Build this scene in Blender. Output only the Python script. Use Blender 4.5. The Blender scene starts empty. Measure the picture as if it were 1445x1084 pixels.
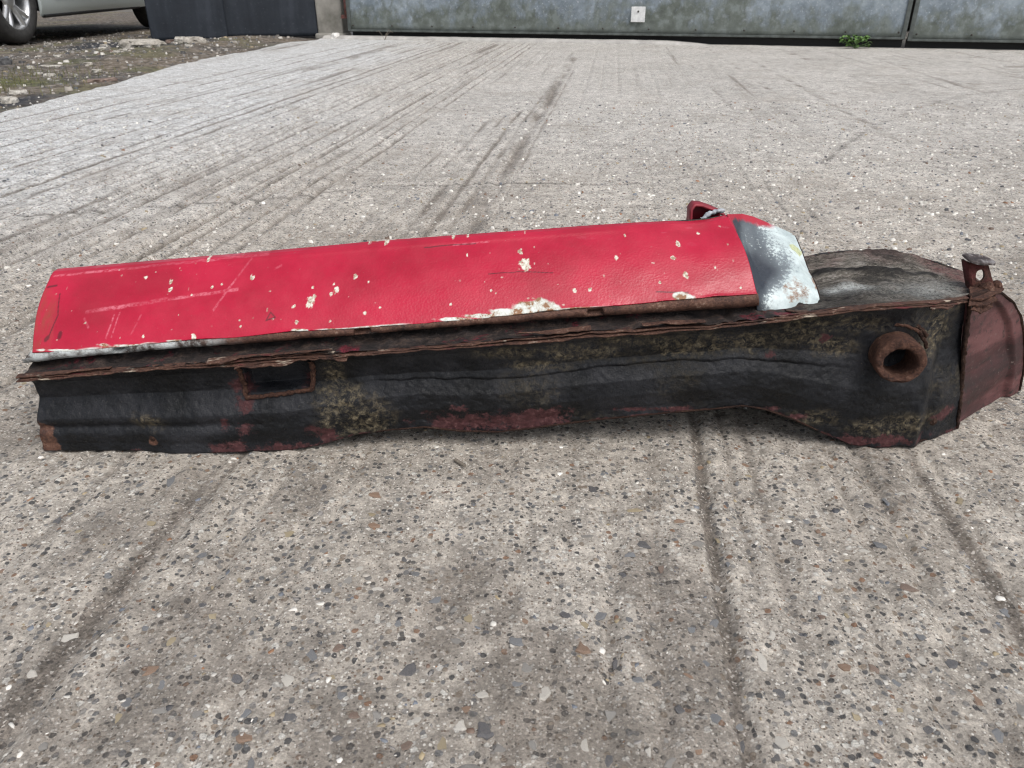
import bpy, bmesh, math, random
import numpy as np
from mathutils import Vector

random.seed(7)
rng = np.random.default_rng(11)
sc = bpy.context.scene
sc.render.engine = 'CYCLES'
C = sc.collection

# ---------------------------------------------------------------- camera, sky, sun, exposure
cd = bpy.data.cameras.new('camera')
cam = bpy.data.objects.new('camera', cd)
C.objects.link(cam)
cam.location = (0, 0, 0.40)
cam.rotation_euler = (math.radians(90 - 27.30), 0, 0)
cd.sensor_width = 36.0
cd.lens = 36.0 * 1085.0 / 1445.0
cd.clip_start = 0.02
cd.clip_end = 800
cd.dof.use_dof = True
cd.dof.focus_distance = 0.80
cd.dof.aperture_fstop = 24.0
sc.camera = cam

SUN_EL, SUN_AZ = 58.0, 148.0     # compass-like: 0 = +Y, 90 = +X
w = bpy.data.worlds.new('World')
sc.world = w
w.use_nodes = True
nt = w.node_tree
bg = nt.nodes['Background']
sky = nt.nodes.new('ShaderNodeTexSky')
sky.sky_type = 'NISHITA'
sky.sun_disc = False
sky.sun_elevation = math.radians(SUN_EL)
sky.sun_rotation = math.radians(SUN_AZ)
sky.air_density = 1.0
sky.dust_density = 4.0
hs = nt.nodes.new('ShaderNodeHueSaturation')
hs.inputs['Saturation'].default_value = 0.42
nt.links.new(sky.outputs[0], hs.inputs['Color'])
nt.links.new(hs.outputs[0], bg.inputs['Color'])
bg.inputs['Strength'].default_value = 0.14
sd = bpy.data.lights.new('sun', 'SUN')
sd.energy = 1.3
sd.angle = math.radians(40)
sd.color = (1.0, 0.965, 0.92)
sun = bpy.data.objects.new('sun', sd)
C.objects.link(sun)
_a, _e = math.radians(SUN_AZ), math.radians(SUN_EL)
sdir = Vector((math.sin(_a) * math.cos(_e), math.cos(_a) * math.cos(_e), math.sin(_e)))
sun.rotation_euler = (-sdir).to_track_quat('-Z', 'Y').to_euler()
sc.view_settings.view_transform = 'Standard'
sc.view_settings.look = 'None'
sc.view_settings.gamma = 1.0
sc.view_settings.exposure = 0.35
sc.cycles.use_denoising = True
sc.cycles.denoising_input_passes = 'RGB_ALBEDO_NORMAL'
sc.cycles.denoising_prefilter = 'ACCURATE'
sc.cycles.pixel_filter_type = 'BLACKMAN_HARRIS'
sc.cycles.filter_width = 1.15

# ---------------------------------------------------------------- measured outlines of the sill section (metres) and marks on it
FLANGE = [(-0.4506, 0.625, 0.0825), (-0.401, 0.625, 0.0868), (-0.3354, 0.625, 0.0926), (-0.2703, 0.625, 0.0976), (-0.2507, 0.625, 0.0997), (-0.1798, 0.625, 0.1054), (-0.1286, 0.625, 0.1089), (-0.0775, 0.625, 0.1137), (-0.0268, 0.625, 0.1186), (0.0236, 0.625, 0.1227), (0.0674, 0.625, 0.1282), (0.1111, 0.625, 0.1302), (0.1421, 0.625, 0.1336), (0.1732, 0.625, 0.1343), (0.2222, 0.625, 0.1404), (0.2675, 0.625, 0.1477), (0.2945, 0.625, 0.1517), (0.3188, 0.625, 0.1537), (0.3591, 0.632, 0.1536), (0.3931, 0.648, 0.1494), (0.4204, 0.664, 0.146)]
BOTTOM = [(-0.4534, 0.632, 0.0004), (-0.4145, 0.633, -0.001), (-0.3592, 0.632, -0.002), (-0.3233, 0.628, -0.0019), (-0.2691, 0.63, -0.0016), (-0.2218, 0.633, -0.0002), (-0.1877, 0.637, 0.0046), (-0.1529, 0.64, 0.014), (-0.1182, 0.64, 0.0188), (-0.0838, 0.64, 0.022), (-0.0497, 0.64, 0.0172), (-0.0154, 0.64, 0.0164), (0.0188, 0.64, 0.0204), (0.0529, 0.64, 0.0259), (0.0867, 0.64, 0.0306), (0.1406, 0.64, 0.0369), (0.1875, 0.64, 0.0415), (0.2208, 0.64, 0.0454), (0.2416, 0.64, 0.0415), (0.2704, 0.64, 0.0306), (0.3003, 0.64, 0.0164), (0.3303, 0.64, 0.0035), (0.3578, 0.638, 0.0007), (0.3946, 0.643, 0.0008), (0.4224, 0.657, 0.0004), (0.4524, 0.674, 0.0002)]
LIPB = [(-0.4547, 0.648, 0.0887), (-0.4109, 0.648, 0.0938), (-0.3435, 0.648, 0.1003), (-0.2768, 0.648, 0.1054), (-0.2105, 0.648, 0.1111), (-0.1447, 0.648, 0.1168), (-0.0793, 0.648, 0.1231), (-0.0145, 0.648, 0.128), (0.0499, 0.648, 0.1329), (0.1139, 0.648, 0.1377), (0.1776, 0.648, 0.1412), (0.2213, 0.648, 0.1446)]
LIPT = [(-0.4414, 0.642, 0.1002), (-0.372, 0.642, 0.1067), (-0.2731, 0.642, 0.1145), (-0.2076, 0.642, 0.1208), (-0.1429, 0.642, 0.125), (-0.0784, 0.642, 0.1306), (-0.0143, 0.642, 0.1368), (0.0492, 0.642, 0.1429), (0.1122, 0.642, 0.149), (0.1497, 0.642, 0.153), (0.217, 0.642, 0.1577)]
REDT = [(-0.4469, 0.72, 0.1548), (-0.3959, 0.72, 0.1591), (-0.2905, 0.72, 0.1684), (-0.1863, 0.72, 0.1776), (-0.1209, 0.72, 0.184), (-0.0833, 0.72, 0.1867), (-0.0152, 0.72, 0.1916), (0.0524, 0.72, 0.1964), (0.1196, 0.72, 0.2012), (0.1598, 0.72, 0.2033), (0.1865, 0.72, 0.2053), (0.2035, 0.72, 0.2087)]
REDL = [(-0.4414, 0.642, 0.1002), (-0.4468, 0.668, 0.1153), (-0.4486, 0.695, 0.1348), (-0.4469, 0.72, 0.1548)]
REDR = [(0.217, 0.642, 0.1577), (0.2123, 0.672, 0.1779), (0.208, 0.702, 0.1955), (0.2035, 0.72, 0.2087)]
CAP = [[(0.2206, 0.646, 0.1413), (0.2362, 0.65, 0.139), (0.2572, 0.655, 0.1384), (0.2755, 0.661, 0.1381), (0.2859, 0.668, 0.1374)], [(0.2163, 0.644, 0.1583), (0.2318, 0.655, 0.1521), (0.254, 0.662, 0.1515), (0.2751, 0.672, 0.1506), (0.2852, 0.682, 0.1504)], [(0.2126, 0.673, 0.1775), (0.2287, 0.692, 0.1657), (0.2508, 0.696, 0.1685), (0.2732, 0.702, 0.1665), (0.286, 0.712, 0.1589)], [(0.2092, 0.697, 0.1915), (0.2258, 0.718, 0.1797), (0.248, 0.722, 0.1806), (0.2685, 0.727, 0.1776), (0.2849, 0.735, 0.1701)], [(0.2053, 0.714, 0.2043), (0.2217, 0.732, 0.1923), (0.2414, 0.738, 0.1864), (0.2647, 0.744, 0.1825), (0.2844, 0.75, 0.1771)], [(0.2035, 0.72, 0.2087), (0.2244, 0.745, 0.2028), (0.2381, 0.752, 0.1981), (0.2623, 0.757, 0.1874), (0.2848, 0.76, 0.1778)]]
TOPBACK = [(0.3117, 0.8, 0.1403), (0.3337, 0.8, 0.1459), (0.3635, 0.8, 0.149), (0.4018, 0.8, 0.1482), (0.4334, 0.8, 0.1435), (0.4662, 0.8, 0.1348), (0.4933, 0.8, 0.1251), (0.5145, 0.8, 0.1129), (0.5294, 0.8, 0.1014)]
ENDSEAM = [(0.4204, 0.664, 0.146), (0.4265, 0.667, 0.1244), (0.4337, 0.669, 0.0869), (0.4447, 0.672, 0.0389), (0.4524, 0.674, 0.0002)]
ENDRIM = [(0.4204, 0.664, 0.146), (0.4449, 0.68, 0.1455), (0.4721, 0.7, 0.1366), (0.4981, 0.718, 0.1208), (0.5202, 0.733, 0.1002), (0.5361, 0.742, 0.0773), (0.5488, 0.748, 0.0499), (0.5572, 0.752, 0.0223), (0.5619, 0.755, -0.0003), (0.515, 0.72, -0.0033), (0.4524, 0.674, 0.0002)]
BRK = [(0.4319, 0.7, 0.1686), (0.451, 0.7, 0.1651), (0.4618, 0.695, 0.1413), (0.4418, 0.695, 0.1399), (0.4444, 0.698, 0.1559), (0.4251, 0.7, 0.1763), (0.4576, 0.7, 0.1679)]
TUBE = [(0.3379, 0.603, 0.111), (0.3163, 0.603, 0.111), (0.3407, 0.603, 0.1068), (0.3277, 0.603, 0.1068), (0.3537, 0.64, 0.1004)]
RIBX = [(0.362, 0.64, 0.1147), (0.3871, 0.64, 0.0092)]
POCKET = [(-0.2545, 0.64, 0.0903), (-0.1844, 0.64, 0.0961), (-0.1885, 0.64, 0.0614), (-0.2529, 0.64, 0.0554)]
TAB = [(0.174, 0.735, 0.2006), (0.1735, 0.735, 0.2116), (0.1812, 0.737, 0.2132), (0.2042, 0.737, 0.2042), (0.1891, 0.73, 0.2019)]
CHIPS = [(-0.1851, 0.1432, 0.00448, 0.00368), (-0.1622, 0.1507, 0.00224, 0.00184), (0.0116, 0.1722, 0.00448, 0.00368), (0.0084, 0.1803, 0.00179, 0.00147), (-0.3497, 0.153, 0.00146, 0.0012), (-0.3232, 0.1518, 0.00168, 0.00138), (-0.3214, 0.1465, 0.00168, 0.00138), (-0.2448, 0.1564, 0.00179, 0.00147), (-0.2933, 0.1659, 0.00146, 0.0012), (-0.2813, 0.1491, 0.00112, 0.00092), (-0.2728, 0.1513, 0.0009, 0.00074), (-0.291, 0.1152, 0.00224, 0.00184), (-0.3, 0.1438, 0.0009, 0.00074), (-0.3383, 0.1145, 0.00112, 0.00092), (-0.248, 0.1244, 0.00112, 0.00092), (-0.2499, 0.1282, 0.0009, 0.00074), (-0.2611, 0.1707, 0.00112, 0.00092), (-0.3085, 0.1303, 0.0009, 0.00074), (-0.146, 0.1601, 0.00168, 0.00138), (-0.1327, 0.1571, 0.0009, 0.00074), (-0.165, 0.1548, 0.00112, 0.00092), (-0.2003, 0.1387, 0.00146, 0.0012), (-0.1964, 0.1283, 0.00146, 0.0012), (-0.1342, 0.1361, 0.00157, 0.00129), (-0.1202, 0.1401, 0.0009, 0.00074), (-0.0554, 0.1439, 0.00112, 0.00092), (-0.0419, 0.1767, 0.00112, 0.00092), (-0.0186, 0.1544, 0.00101, 0.00083), (-0.1655, 0.1295, 0.0009, 0.00074), (-0.1849, 0.1519, 0.0009, 0.00074), (0.0959, 0.1791, 0.00168, 0.00138), (0.1537, 0.1879, 0.0019, 0.00156), (0.1471, 0.1799, 0.0019, 0.00156), (0.1558, 0.169, 0.00246, 0.00202), (0.0565, 0.1563, 0.00146, 0.0012), (0.1328, 0.164, 0.00112, 0.00092), (0.0706, 0.1576, 0.00123, 0.00101), (0.1835, 0.175, 0.00123, 0.00101), (0.2037, 0.1619, 0.00134, 0.0011), (-0.3962, 0.1222, 0.00112, 0.00092), (-0.235, 0.1744, 0.00168, 0.00138), (-0.1379, 0.1815, 0.00168, 0.00138), (-0.1208, 0.1835, 0.00224, 0.00184), (-0.056, 0.1883, 0.00224, 0.00184), (-0.0424, 0.1891, 0.00168, 0.00138), (-0.0146, 0.1527, 0.00078, 0.00064), (0.1054, 0.1931, 0.00112, 0.00092), (0.1745, 0.1945, 0.00123, 0.00101), (-0.1672, 0.1482, 0.0014, 0.00115)]
SCRATCH = [(-0.3977, 0.1298, -0.324, 0.1399, 0.0012), (-0.324, 0.1399, -0.2566, 0.1484, 0.00096), (-0.2493, 0.169, -0.2641, 0.1501, 0.00078), (-0.2641, 0.1501, -0.276, 0.1344, 0.00096), (-0.4436, 0.1509, -0.2343, 0.1714, 0.0006), (-0.3701, 0.1284, -0.3737, 0.1125, 0.00072), (-0.3653, 0.1303, -0.3686, 0.1135, 0.0006), (-0.3444, 0.1292, -0.3503, 0.1158, 0.00072), (-0.3984, 0.1252, -0.3928, 0.1196, 0.0009), (-0.2188, 0.1649, -0.2239, 0.1628, 0.00072), (0.0731, 0.1634, 0.0705, 0.1563, 0.0006), (-0.0557, 0.1823, -0.0219, 0.186, 0.0006)]
CRACK = [(-0.0828, 0.1802, -0.0341, 0.1842, 0.00036), (-0.0215, 0.1653, 0.0049, 0.1674, 0.0003), (0.0049, 0.1674, 0.0377, 0.1674, 0.0003), (-0.4299, 0.1401, -0.4249, 0.1266, 0.00054), (-0.4249, 0.1266, -0.4295, 0.11, 0.0006), (-0.4452, 0.1436, -0.4367, 0.1452, 0.0006), (-0.2248, 0.1287, -0.2215, 0.1341, 0.00054), (-0.2215, 0.1341, -0.2165, 0.1307, 0.00054), (-0.2165, 0.1307, -0.2248, 0.1287, 0.00054), (-0.4313, 0.1095, -0.4295, 0.1113, 0.0015), (-0.4186, 0.1121, -0.4184, 0.1143, 0.0018), (0.1291, 0.1575, 0.1569, 0.1577, 0.00048)]
PRIMER = [(0.0239, 0.1424, 0.0252, 0.0066), (0.0048, 0.1396, 0.021, 0.0028), (-0.0207, 0.1365, 0.021, 0.0019), (-0.0495, 0.1333, 0.021, 0.0016), (0.1532, 0.1547, 0.0098, 0.0028), (-0.3978, 0.1028, 0.035, 0.0011), (-0.3382, 0.1078, 0.035, 0.0014), (-0.2859, 0.1124, 0.028, 0.0011), (-0.1916, 0.1225, 0.007, 0.0016)]
ORANGE = [(-0.4374, 0.1128, 0.0112, 0.0187), (-0.4387, 0.1285, 0.0084, 0.0143), (-0.4374, 0.1042, 0.0112, 0.0077)]
MAROON = [(-0.0153, 0.0283, 0.0646, 0.0125), (-0.0426, 0.0267, 0.0408, 0.0078), (0.0254, 0.0345, 0.0272, 0.0094), (-0.2556, 0.0591, 0.0109, 0.0156), (-0.2534, 0.0523, 0.0082, 0.0094), (-0.1941, 0.0704, 0.0068, 0.0094), (-0.2712, 0.0051, 0.0204, 0.0094), (-0.2234, 0.0011, 0.0476, 0.0078), (-0.1801, 0.0172, 0.0136, 0.0109), (-0.1953, 0.0043, 0.0272, 0.0062), (-0.2543, 0.0251, 0.0082, 0.0062), (-0.2734, 0.033, 0.0054, 0.0078), (0.3705, 0.0092, 0.0408, 0.007), (0.3295, 0.0076, 0.0272, 0.0047), (0.4215, 0.0251, 0.0136, 0.0078), (0.2279, 0.0423, 0.0204, 0.0031), (0.2632, 0.033, 0.0204, 0.0039), (-0.0489, 0.0439, 0.0095, 0.0047), (0.1401, 0.0423, 0.0408, 0.0031), (0.2397, 0.0968, 0.0082, 0.0039), (0.2853, 0.1147, 0.0068, 0.0047)]
TAN = [(-0.141, 0.033, 0.0218, 0.0187), (-0.1628, 0.0523, 0.019, 0.0156), (-0.1314, 0.0251, 0.0109, 0.0094), (-0.1667, 0.0786, 0.0109, 0.0156), (-0.1724, 0.0251, 0.0136, 0.0125), (0.1798, 0.1076, 0.0544, 0.0109), (0.2182, 0.1104, 0.034, 0.0109), (0.1546, 0.1004, 0.0204, 0.0062), (0.268, 0.1217, 0.0272, 0.0156), (0.2964, 0.1076, 0.0204, 0.0094), (0.1144, 0.1147, 0.0408, 0.0078), (0.0635, 0.1004, 0.0408, 0.0094), (0.3899, 0.1217, 0.0204, 0.0273), (0.3115, 0.1286, 0.0272, 0.0109), (-0.0016, 0.1004, 0.0408, 0.0062), (-0.3444, 0.0345, 0.0136, 0.0078), (0.3737, 0.0251, 0.0408, 0.0094), (0.2904, 0.033, 0.0204, 0.0078), (0.0246, 0.0859, 0.0272, 0.0047)]
RUSTB = [(-0.4508, 0.0156, 0.0122, 0.0172), (-0.4481, 0.0027, 0.0136, 0.0094), (-0.3445, 0.0116, 0.0048, 0.0047)]
STONES = [(0.166, 0.372, 0.0062, 0.0092, 'white'), (0.106, 0.493, 0.0063, 0.0055, 'dark'), (0.072, 0.572, 0.0057, 0.0057, 'dark'), (0.039, 0.415, 0.0051, 0.0057, 'dark'), (0.028, 0.404, 0.007, 0.0032, 'dark'), (0.061, 0.414, 0.0066, 0.0041, 'blue'), (0.106, 0.538, 0.0067, 0.0039, 'olive'), (0.141, 0.522, 0.006, 0.0039, 'orange'), (0.117, 0.465, 0.0061, 0.0053, 'brown'), (0.049, 0.383, 0.0068, 0.0078, 'orange'), (0.02, 0.347, 0.0045, 0.0068, 'white'), (-0.016, 0.319, 0.0073, 0.009, 'dark'), (0.062, 0.328, 0.0053, 0.0071, 'grey'), (0.042, 0.307, 0.0042, 0.0061, 'white'), (0.056, 0.3, 0.0041, 0.0062, 'dark'), (0.004, 0.388, 0.0054, 0.0055, 'blue'), (0.01, 0.365, 0.0047, 0.0045, 'grey'), (-0.032, 0.321, 0.0043, 0.0049, 'white'), (-0.029, 0.334, 0.0035, 0.0029, 'orange'), (-0.098, 0.329, 0.0044, 0.0042, 'brown'), (-0.06, 0.326, 0.007, 0.0035, 'white'), (-0.122, 0.561, 0.0069, 0.0051, 'orange'), (-0.08, 0.564, 0.0057, 0.0031, 'orange'), (-0.116, 0.519, 0.0065, 0.0048, 'orange'), (-0.084, 0.476, 0.0045, 0.0036, 'dark'), (-0.146, 0.354, 0.0055, 0.0067, 'white'), (-0.137, 0.327, 0.0061, 0.0046, 'dark'), (-0.161, 0.313, 0.0064, 0.0048, 'orange'), (-0.237, 0.365, 0.007, 0.006, 'orange'), (-0.225, 0.352, 0.0041, 0.0044, 'blue'), (-0.242, 0.339, 0.0049, 0.0043, 'blue'), (-0.161, 0.472, 0.0072, 0.0045, 'dark'), (0.233, 0.495, 0.0063, 0.0046, 'dark'), (0.308, 0.545, 0.0055, 0.005, 'dark'), (0.143, 0.406, 0.004, 0.006, 'blue'), (0.154, 0.446, 0.0037, 0.0043, 'grey'), (0.293, 0.369, 0.0057, 0.0053, 'dark'), (0.294, 0.34, 0.004, 0.0051, 'orange'), (0.296, 0.442, 0.0074, 0.006, 'brown'), (0.124, 0.328, 0.0057, 0.0049, 'blue'), (0.16, 0.311, 0.0064, 0.0055, 'white'), (0.154, 0.299, 0.0046, 0.0033, 'dark'), (0.303, 0.61, 0.0047, 0.0043, 'orange'), (0.985, 1.596, 0.0192, 0.0095, 'white'), (-0.139, 0.44, 0.0053, 0.0043, 'blue'), (-0.102, 0.442, 0.0053, 0.0034, 'white'), (-0.235, 0.389, 0.0049, 0.0055, 'olive'), (-0.307, 0.396, 0.0064, 0.0064, 'white'), (-0.081, 0.406, 0.004, 0.0049, 'blue'), (-0.051, 0.402, 0.004, 0.004, 'white'), (0.024, 0.57, 0.0045, 0.0041, 'grey'), (-0.021, 0.57, 0.0032, 0.0041, 'white'), (0.001, 0.386, 0.0034, 0.0039, 'white'), (-0.019, 0.344, 0.0045, 0.0036, 'white'), (-0.064, 0.308, 0.0046, 0.0041, 'brown'), (0.219, 0.61, 0.0047, 0.0032, 'orange'), (0.176, 0.61, 0.0054, 0.0043, 'orange'), (0.224, 0.57, 0.0038, 0.0031, 'brown'), (0.296, 0.491, 0.0051, 0.0055, 'blue'), (0.283, 0.392, 0.0034, 0.004, 'blue'), (0.253, 0.434, 0.0037, 0.0034, 'grey'), (0.222, 0.412, 0.0041, 0.0033, 'brown'), (0.252, 0.318, 0.0039, 0.0042, 'dark'), (0.242, 0.333, 0.0027, 0.0036, 'olive'), (0.212, 0.326, 0.0026, 0.0039, 'olive'), (0.358, 0.42, 0.0051, 0.005, 'blue'), (0.331, 0.399, 0.004, 0.004, 'dark'), (0.317, 0.333, 0.0066, 0.0071, 'grey'), (-0.279, 0.308, 0.0042, 0.0041, 'grey'), (-0.214, 0.412, 0.0041, 0.0041, 'olive'), (-0.166, 0.331, 0.004, 0.0043, 'blue'), (-0.34, 0.482, 0.0039, 0.0036, 'dark'), (-0.35, 0.581, 0.0052, 0.0031, 'dark'), (-0.239, 0.538, 0.0043, 0.0039, 'grey'), (-0.287, 0.604, 0.0046, 0.0032, 'orange'), (-0.205, 0.465, 0.0033, 0.0036, 'dark'), (-0.109, 0.344, 0.0032, 0.0036, 'blue'), (-0.045, 0.465, 0.0033, 0.0036, 'dark'), (-0.013, 0.495, 0.0034, 0.0037, 'white'), (0.169, 0.5, 0.0029, 0.0043, 'olive'), (-0.034, 0.367, 0.0033, 0.0038, 'white'), (0.098, 0.399, 0.0035, 0.004, 'white'), (0.082, 0.356, 0.0041, 0.0037, 'blue'), (0.105, 0.333, 0.0044, 0.0036, 'dark'), (0.11, 0.303, 0.0033, 0.0034, 'orange')]


# ---------------------------------------------------------------- numpy noise
def _h(ix, iy, iz, seed):
    n = (ix.astype(np.int64) * 374761393 + iy.astype(np.int64) * 668265263 + iz.astype(np.int64) * 2147483647 + seed * 1274126177) & 0xFFFFFFFF
    n = ((n ^ (n >> 13)) * 1274126177) & 0xFFFFFFFF
    n = ((n ^ (n >> 16)) * 2246822519) & 0xFFFFFFFF
    n = n ^ (n >> 15)
    return (n & 0xFFFFFF) / float(0xFFFFFF) * 2 - 1

def vn(x, y, z=0.0, seed=0):
    x = np.asarray(x, float); y = np.asarray(y, float); z = np.zeros_like(x) + z
    ix, iy, iz = np.floor(x), np.floor(y), np.floor(z)
    fx, fy, fz = x - ix, y - iy, z - iz
    fx = fx * fx * (3 - 2 * fx); fy = fy * fy * (3 - 2 * fy); fz = fz * fz * (3 - 2 * fz)
    r = 0
    for dx in (0, 1):
        for dy in (0, 1):
            for dz in (0, 1):
                wgt = (fx if dx else 1 - fx) * (fy if dy else 1 - fy) * (fz if dz else 1 - fz)
                r = r + wgt * _h(ix + dx, iy + dy, iz + dz, seed)
    return r

def fbm(x, y, z=0.0, o=4, seed=0):
    r = 0; a = 1.0; t = 0
    for i in range(o):
        r = r + a * vn(np.asarray(x) * 2 ** i, np.asarray(y) * 2 ** i, np.asarray(z) * 2 ** i, seed + i); t += a; a *= .5
    return r / t

def sstep(a, b, x):
    t = np.clip((x - a) / (b - a), 0, 1)
    return t * t * (3 - 2 * t)

# ---------------------------------------------------------------- mesh helpers
def link(name, me, mat, parent=None):
    o = bpy.data.objects.new(name, me)
    C.objects.link(o)
    if mat is not None and len(me.materials) == 0:
        me.materials.append(mat)
    if parent is not None:
        o.parent = parent
    return o

def grid(name, P, mat, parent=None, attrs=None, smooth=True, thick=0.0, wrap=False):
    """P: rows x columns x 3 -> one mesh object."""
    P = np.asarray(P, float)
    R, K = P.shape[:2]
    me = bpy.data.meshes.new(name)
    idx = np.arange(R * K).reshape(R, K)
    if wrap:
        idx = np.concatenate([idx, idx[:, :1]], axis=1)
    q = np.stack([idx[:-1, :-1], idx[:-1, 1:], idx[1:, 1:], idx[1:, :-1]], -1).reshape(-1, 4)
    me.vertices.add(R * K)
    me.vertices.foreach_set('co', P.reshape(-1).astype(np.float32))
    me.loops.add(q.size)
    me.loops.foreach_set('vertex_index', q.reshape(-1).astype(np.int32))
    me.polygons.add(len(q))
    me.polygons.foreach_set('loop_start', (np.arange(len(q)) * 4).astype(np.int32))
    me.update(calc_edges=True)
    me.polygons.foreach_set('use_smooth', np.full(len(q), smooth))
    for k, v in (attrs or {}).items():
        a = me.attributes.new(k, 'FLOAT', 'POINT')
        a.data.foreach_set('value', np.asarray(v, np.float32).reshape(-1))
    o = link(name, me, mat, parent)
    if thick:
        m = o.modifiers.new('thick', 'SOLIDIFY'); m.thickness = thick; m.offset = 0
    return o

def bm_obj(name, bm, mat, parent=None, smooth=False, bevel=0.0):
    me = bpy.data.meshes.new(name)
    bmesh.ops.recalc_face_normals(bm, faces=bm.faces[:])
    bm.to_mesh(me); bm.free()
    if smooth:
        me.polygons.foreach_set('use_smooth', np.full(len(me.polygons), True))
    o = link(name, me, mat, parent)
    if bevel:
        m = o.modifiers.new('bevel', 'BEVEL'); m.width = bevel; m.segments = 2; m.limit_method = 'ANGLE'
    return o

def box(name, c, s, mat, parent=None, rz=0.0, bevel=0.0, ry=0.0):
    bm = bmesh.new()
    bmesh.ops.create_cube(bm, size=1.0)
    for v in bm.verts:
        v.co = Vector((v.co.x * s[0], v.co.y * s[1], v.co.z * s[2]))
    o = bm_obj(name, bm, mat, parent, bevel=bevel)
    o.location = c; o.rotation_euler = (0, ry, rz)
    return o

def tag(o, label=None, cat=None, group=None, kind=None):
    for k, v in (('label', label), ('category', cat), ('group', group), ('kind', kind)):
        if v:
            o[k] = v
    return o

def empty(name, loc, rz=0.0):
    o = bpy.data.objects.new(name, None)
    C.objects.link(o); o.location = loc; o.rotation_euler = (0, 0, rz)
    o.empty_display_size = .05
    return o

def ip(tab, x):
    t = np.array(tab); return np.interp(x, t[:, 0], t[:, 1]), np.interp(x, t[:, 0], t[:, 2])

def along(tab, s):
    """point on a polyline at normalised length s"""
    t = np.array(tab, float)
    d = np.concatenate([[0], np.cumsum(np.linalg.norm(np.diff(t, axis=0), axis=1))]); d /= d[-1]
    return np.stack([np.interp(s, d, t[:, i]) for i in range(3)], -1)

def tube_path(name, pts, r, mat, parent=None, n=8, jit=0.0, seed=0):
    p = np.array(pts, float); K = len(p)
    tg = np.gradient(p, axis=0); tg /= np.linalg.norm(tg, axis=1)[:, None] + 1e-9
    up = np.array([0, 0, 1.0]); a = np.cross(tg, up)
    bad = np.linalg.norm(a, axis=1) < .1
    a[bad] = np.cross(tg[bad], np.array([0, 1.0, 0])); a /= np.linalg.norm(a, axis=1)[:, None]
    b = np.cross(a, tg)
    rr = (np.zeros(K) + r)
    rows = []
    for i in range(n):
        th = 2 * math.pi * i / n
        j = 1 + jit * fbm(np.arange(K) * .6, np.zeros(K) + i, 0, 2, seed)
        rows.append(p + (a * math.cos(th) + b * math.sin(th)) * (rr * j)[:, None])
    P = np.stack(rows, 1)
    return grid(name, P, mat, parent, wrap=True)

# ---------------------------------------------------------------- node helper
class NB:
    def __init__(s, name):
        s.mat = bpy.data.materials.new(name); s.mat.use_nodes = True
        s.nt = s.mat.node_tree; s.b = s.nt.nodes['Principled BSDF']
        s._c = None
    def n(s, t, props=None, ins=None):
        d = s.nt.nodes.new(t)
        for k, v in (props or {}).items(): setattr(d, k, v)
        for k, v in (ins or {}).items():
            if isinstance(v, bpy.types.NodeSocket): s.nt.links.new(v, d.inputs[k])
            else: d.inputs[k].default_value = v
        return d
    @property
    def co(s):
        if s._c is None: s._c = s.n('ShaderNodeTexCoord').outputs['Object']
        return s._c
    def mapv(s, sx, sy, sz, rz=0.0):
        return s.n('ShaderNodeMapping', None, {'Vector': s.co, 'Scale': (sx, sy, sz), 'Rotation': (0, 0, rz)}).outputs[0]
    def noise(s, scale, det=4, rough=.55, vec=None, dist=0.0):
        return s.n('ShaderNodeTexNoise', None, {'Vector': vec or s.co, 'Scale': scale, 'Detail': det, 'Roughness': rough, 'Distortion': dist}).outputs['Fac']
    def voro(s, scale, vec=None, feature='F1', rand=1.0):
        return s.n('ShaderNodeTexVoronoi', {'feature': feature}, {'Vector': vec or s.co, 'Scale': scale, 'Randomness': rand})
    def ramp(s, fac, stops, interp='LINEAR'):
        d = s.n('ShaderNodeValToRGB', None, {'Fac': fac}); r = d.color_ramp; r.interpolation = interp
        while len(r.elements) > 1: r.elements.remove(r.elements[-1])
        for i, (p, c) in enumerate(stops):
            e = r.elements[0] if i == 0 else r.elements.new(p)
            e.position = p
            e.color = (c, c, c, 1) if isinstance(c, (int, float)) else (c[0], c[1], c[2], 1)
        return d.outputs['Color']
    def rng(s, fac, a, b, c=0.0, d=1.0):
        return s.n('ShaderNodeMapRange', None, {'Value': fac, 'From Min': a, 'From Max': b, 'To Min': c, 'To Max': d}).outputs[0]
    def mix(s, fac, a, b, mode='MIX'):
        d = s.n('ShaderNodeMix', {'data_type': 'RGBA', 'blend_type': mode})
        for i, v in ((0, fac), (6, a), (7, b)):
            if isinstance(v, bpy.types.NodeSocket): s.nt.links.new(v, d.inputs[i])
            elif i == 0: d.inputs[0].default_value = v
            else: d.inputs[i].default_value = (v[0], v[1], v[2], 1)
        return d.outputs[2]
    def m(s, op, a, b=0.0, clamp=False):
        return s.n('ShaderNodeMath', {'operation': op, 'use_clamp': clamp}, {0: a, 1: b}).outputs[0]
    def attr(s, name, out='Fac'):
        return s.n('ShaderNodeAttribute', {'attribute_name': name}).outputs[out]
    def bump(s, h, strength=.5, dist=.001, prev=None):
        i = {'Height': h, 'Strength': strength, 'Distance': dist}
        if prev is not None: i['Normal'] = prev
        return s.n('ShaderNodeBump', None, i).outputs[0]
    def out(s, col=None, rough=None, nrm=None, metal=None, spec=None, coat=None):
        for k, v in (('Base Color', col), ('Roughness', rough), ('Normal', nrm), ('Metallic', metal), ('Specular IOR Level', spec), ('Coat Weight', coat)):
            if v is None: continue
            if isinstance(v, bpy.types.NodeSocket): s.nt.links.new(v, s.b.inputs[k])
            else: s.b.inputs[k].default_value = (v[0], v[1], v[2], 1) if isinstance(v, tuple) else v
        return s.mat

# ---------------------------------------------------------------- materials of the setting
def sep(b, col):
    return b.n('ShaderNodeSeparateColor', None, {0: col}).outputs

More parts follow.
